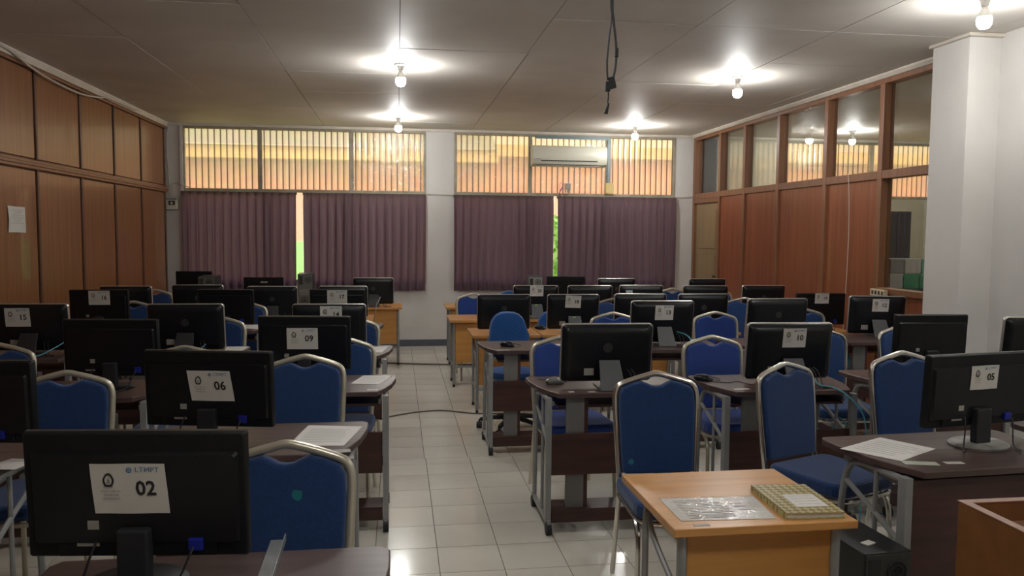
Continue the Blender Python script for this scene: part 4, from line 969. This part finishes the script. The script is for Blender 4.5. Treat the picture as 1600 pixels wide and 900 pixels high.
# batik notebook
nb_m = bpy.data.materials.new('batik_cover'); nb_m.use_nodes = True; _nt = nb_m.node_tree; _b = _nt.nodes['Principled BSDF']; _b.inputs['Roughness'].default_value = .35
_tc = nd(_nt, 'ShaderNodeTexCoord'); _mp = nd(_nt, 'ShaderNodeMapping'); _mp.inputs['Rotation'].default_value = (0, 0, R(45)); _nt.links.new(_tc.outputs['Object'], _mp.inputs[0])
_ck = nd(_nt, 'ShaderNodeTexChecker'); _ck.inputs['Scale'].default_value = 56; _ck.inputs[1].default_value = (.50, .46, .20, 1); _ck.inputs[2].default_value = (.24, .15, .04, 1); _nt.links.new(_mp.outputs[0], _ck.inputs[0])
_vo = nd(_nt, 'ShaderNodeTexVoronoi'); _vo.inputs['Scale'].default_value = 34; _vo.inputs['Randomness'].default_value = .25; _nt.links.new(_mp.outputs[0], _vo.inputs[0])
_cr = nd(_nt, 'ShaderNodeValToRGB'); _cr.color_ramp.elements[0].position = .25; _cr.color_ramp.elements[0].color = (1, 1, 1, 1); _cr.color_ramp.elements[1].position = .34; _cr.color_ramp.elements[1].color = (0, 0, 0, 1); _nt.links.new(_vo.outputs[0], _cr.inputs[0])
_mx = nd(_nt, 'ShaderNodeMix', data_type='RGBA'); _nt.links.new(_cr.outputs[0], _mx.inputs[0]); _nt.links.new(_ck.outputs[0], _mx.inputs[6]); _mx.inputs[7].default_value = (.42, .60, .22, 1); _nt.links.new(_mx.outputs[2], _b.inputs[0])
nbk = empty('notebook', (1.285, 2.395, .6825), R(-3), 'green and brown batik patterned notebook with a white name label', 'notebook')
MB().box(-.095, .095, -.14, .14, .0, .003).box(-.095, .095, -.14, .14, .015, .018).box(-.096, -.092, -.14, .14, 0, .018).build('cover', nb_m, nbk)
MB().box(-.091, .092, -.137, .137, .003, .015).build('pages', PAPER, nbk)
MB().box(-.035, .07, -.085, .035, .0182, .0188).build('name_label', PAPER2, nbk, bevel=.0)
for k in range(4): MB().box(-.02, .055, .015 - k * .025, .017 - k * .025, .0188, .0191).build('label_line', INKL, nbk)
# mice
def mouse(x, y, z, rz, label, m=BLACKG, hi=False):
    r = empty('computer_mouse', (x, y, z), R(rz), label, 'mouse', 'computer mice on the desks')
    rings = []
    for (s, zz) in ((.85, 0), (1.0, .008), (.95, .020), (.72, .030), (.35, .035)):
        rings.append([(.031 * s * math.cos(a), .056 * s * math.sin(a) + (.006 if zz > .015 else 0), zz) for a in [2 * math.pi * k / 20 for k in range(20)]])
    MB().loft(rings).build('shell', m, r, smooth=True)
    MB().cyl((-.003, -.030, .026), .006, .006, 'x', 10).build('wheel', GREYP, r, smooth=True)
    MB().tube([(0, -.055, .008), (.02, -.085, .003), (.08, -.07, .003), (.12, -.02, .003), (.15, .02, .003)], .0018, 6).build('cord', CABLEB, r, smooth=True)
    return r
mouse(.785, 5.66, .74, 60, 'black mouse on the desk beside the office chair')
mouse(.845, 4.215, .74, 110, 'silver grey mouse left of the unnumbered computer by the aisle', mat('grey_mouse', (.14, .14, .135), .25))
mouse(1.695, 4.225, .74, 60, 'black mouse on the left end of the desk of computer 10')
mouse(2.725, 4.10, .74, 80, 'black mouse near the chair half hidden by monitor 05')
mouse(1.285, 7.12, ZW, 60, 'black mouse between the two beech desks behind the office chair')
# cables on the desks and the cyan network leads
cable('mouse_cable', [(1.72, 4.17, .744), (1.80, 4.13, .744), (1.86, 4.16, .744), (1.90, 4.07, .744), (1.95, 4.10, .744)], .0025, CABLEB, 'black mouse cable on the desk left of computer 10')
cable('network_cable', [(2.22, 4.02, .80), (2.235, 3.96, .757), (2.27, 3.90, .755), (2.335, 3.86, .72), (2.42, 3.84, .62), (2.455, 3.86, .48), (2.44, 3.86, .32), (2.45, 3.88, .02)], .0042, CABLEN, 'cyan network cable curving down over the desk end beside the turned chair')
cable('network_cable', [(2.03, 5.60, .84), (2.065, 5.52, .83), (2.085, 5.46, .80), (2.075, 5.40, .745), (2.05, 5.385, .68), (2.04, 5.39, .5), (2.05, 5.4, .02)], .0045, CABLEN, 'cyan network cable dropping beside the grey stand of computer 13')
def coil(cx, cy, cz, rx, rz_, n, label, seed):
    rr = random.Random(seed); pts = []
    for k in range(n * 8):
        a = 2 * math.pi * k / 8; pts.append((cx + rx * math.cos(a) * rr.uniform(.75, 1.1), cy + rr.uniform(-.03, .03), cz + rz_ * math.sin(a) * rr.uniform(.8, 1.1)))
    tag(MB().tube(pts, .0036, 6, closed=True).build('network_cable', CABLEN, smooth=True), label, 'cable')
coil(2.60, 4.34, .33, .06, .14, 4, 'coiled cyan network cable under the desk right of computer 10', 1)
coil(2.98, 4.26, .36, .07, .16, 4, 'coiled cyan network cable under the desk with the wide black monitor', 2)
coil(3.53, 5.88, .50, .06, .15, 4, 'coiled cyan network cable hanging below computer 12', 3)
cable('network_cable', [(2.5, 4.45, .012), (2.62, 4.25, .010), (2.52, 4.1, .010), (2.70, 4.0, .010), (2.6, 3.9, .010)], .004, CABLEN, 'cyan network cable lying on the floor between the right desks')
cable('network_cable', [(1.45, 4.45, .010), (1.6, 4.40, .010), (1.85, 4.5, .010), (2.0, 4.3, .010), (2.2, 4.4, .010)], .004, CABLEN, 'cyan network cable on the floor below computer 10')
cable('network_cable', [(-2.16, 5.55, .82), (-2.20, 5.50, .79), (-2.26, 5.44, .755), (-2.30, 5.36, .748), (-2.31, 5.28, .70), (-2.31, 5.27, .3)], .004, CABLEN, 'cyan network cable hanging from computer 15')
cable('network_cable', [(-1.27, 5.53, .80), (-1.30, 5.46, .765), (-1.34, 5.38, .748), (-1.36, 5.32, .745)], .004, CABLEN, 'cyan network cable below the silver edged computer behind monitor 06')
cable('power_cable', [(-.20, 9.43, .80), (-.215, 9.37, .76), (-.245, 9.325, .70), (-.255, 9.305, .55), (-.25, 9.30, .3)], .005, mat('pale_grey_cable', (.35, .33, .33), .5), 'pale cable dropping from the computer alone by the window')
cable('power_cable', [(.79, 4.38, .70), (.785, 4.30, .5), (.80, 4.15, .36), (.84, 4.05, .33)], .004, CABLEB, 'black cable looping behind the desk leg by the aisle')
# aluminium profile lying on the nearest desk
al = MB(Matrix.Translation((-.31, 1.99, .7415)) @ Matrix.Rotation(R(1), 4, 'Z'))
al.prism([(-.020, 0), (.020, 0), (.020, .020), (.016, .020), (.016, .004), (-.020, .004)], -.20, .13, 'y')
tag(al.build('aluminium_profile', ALU, bevel=.001), 'silver aluminium angle profile lying on the nearest desk beside monitor 02', 'metal profile')
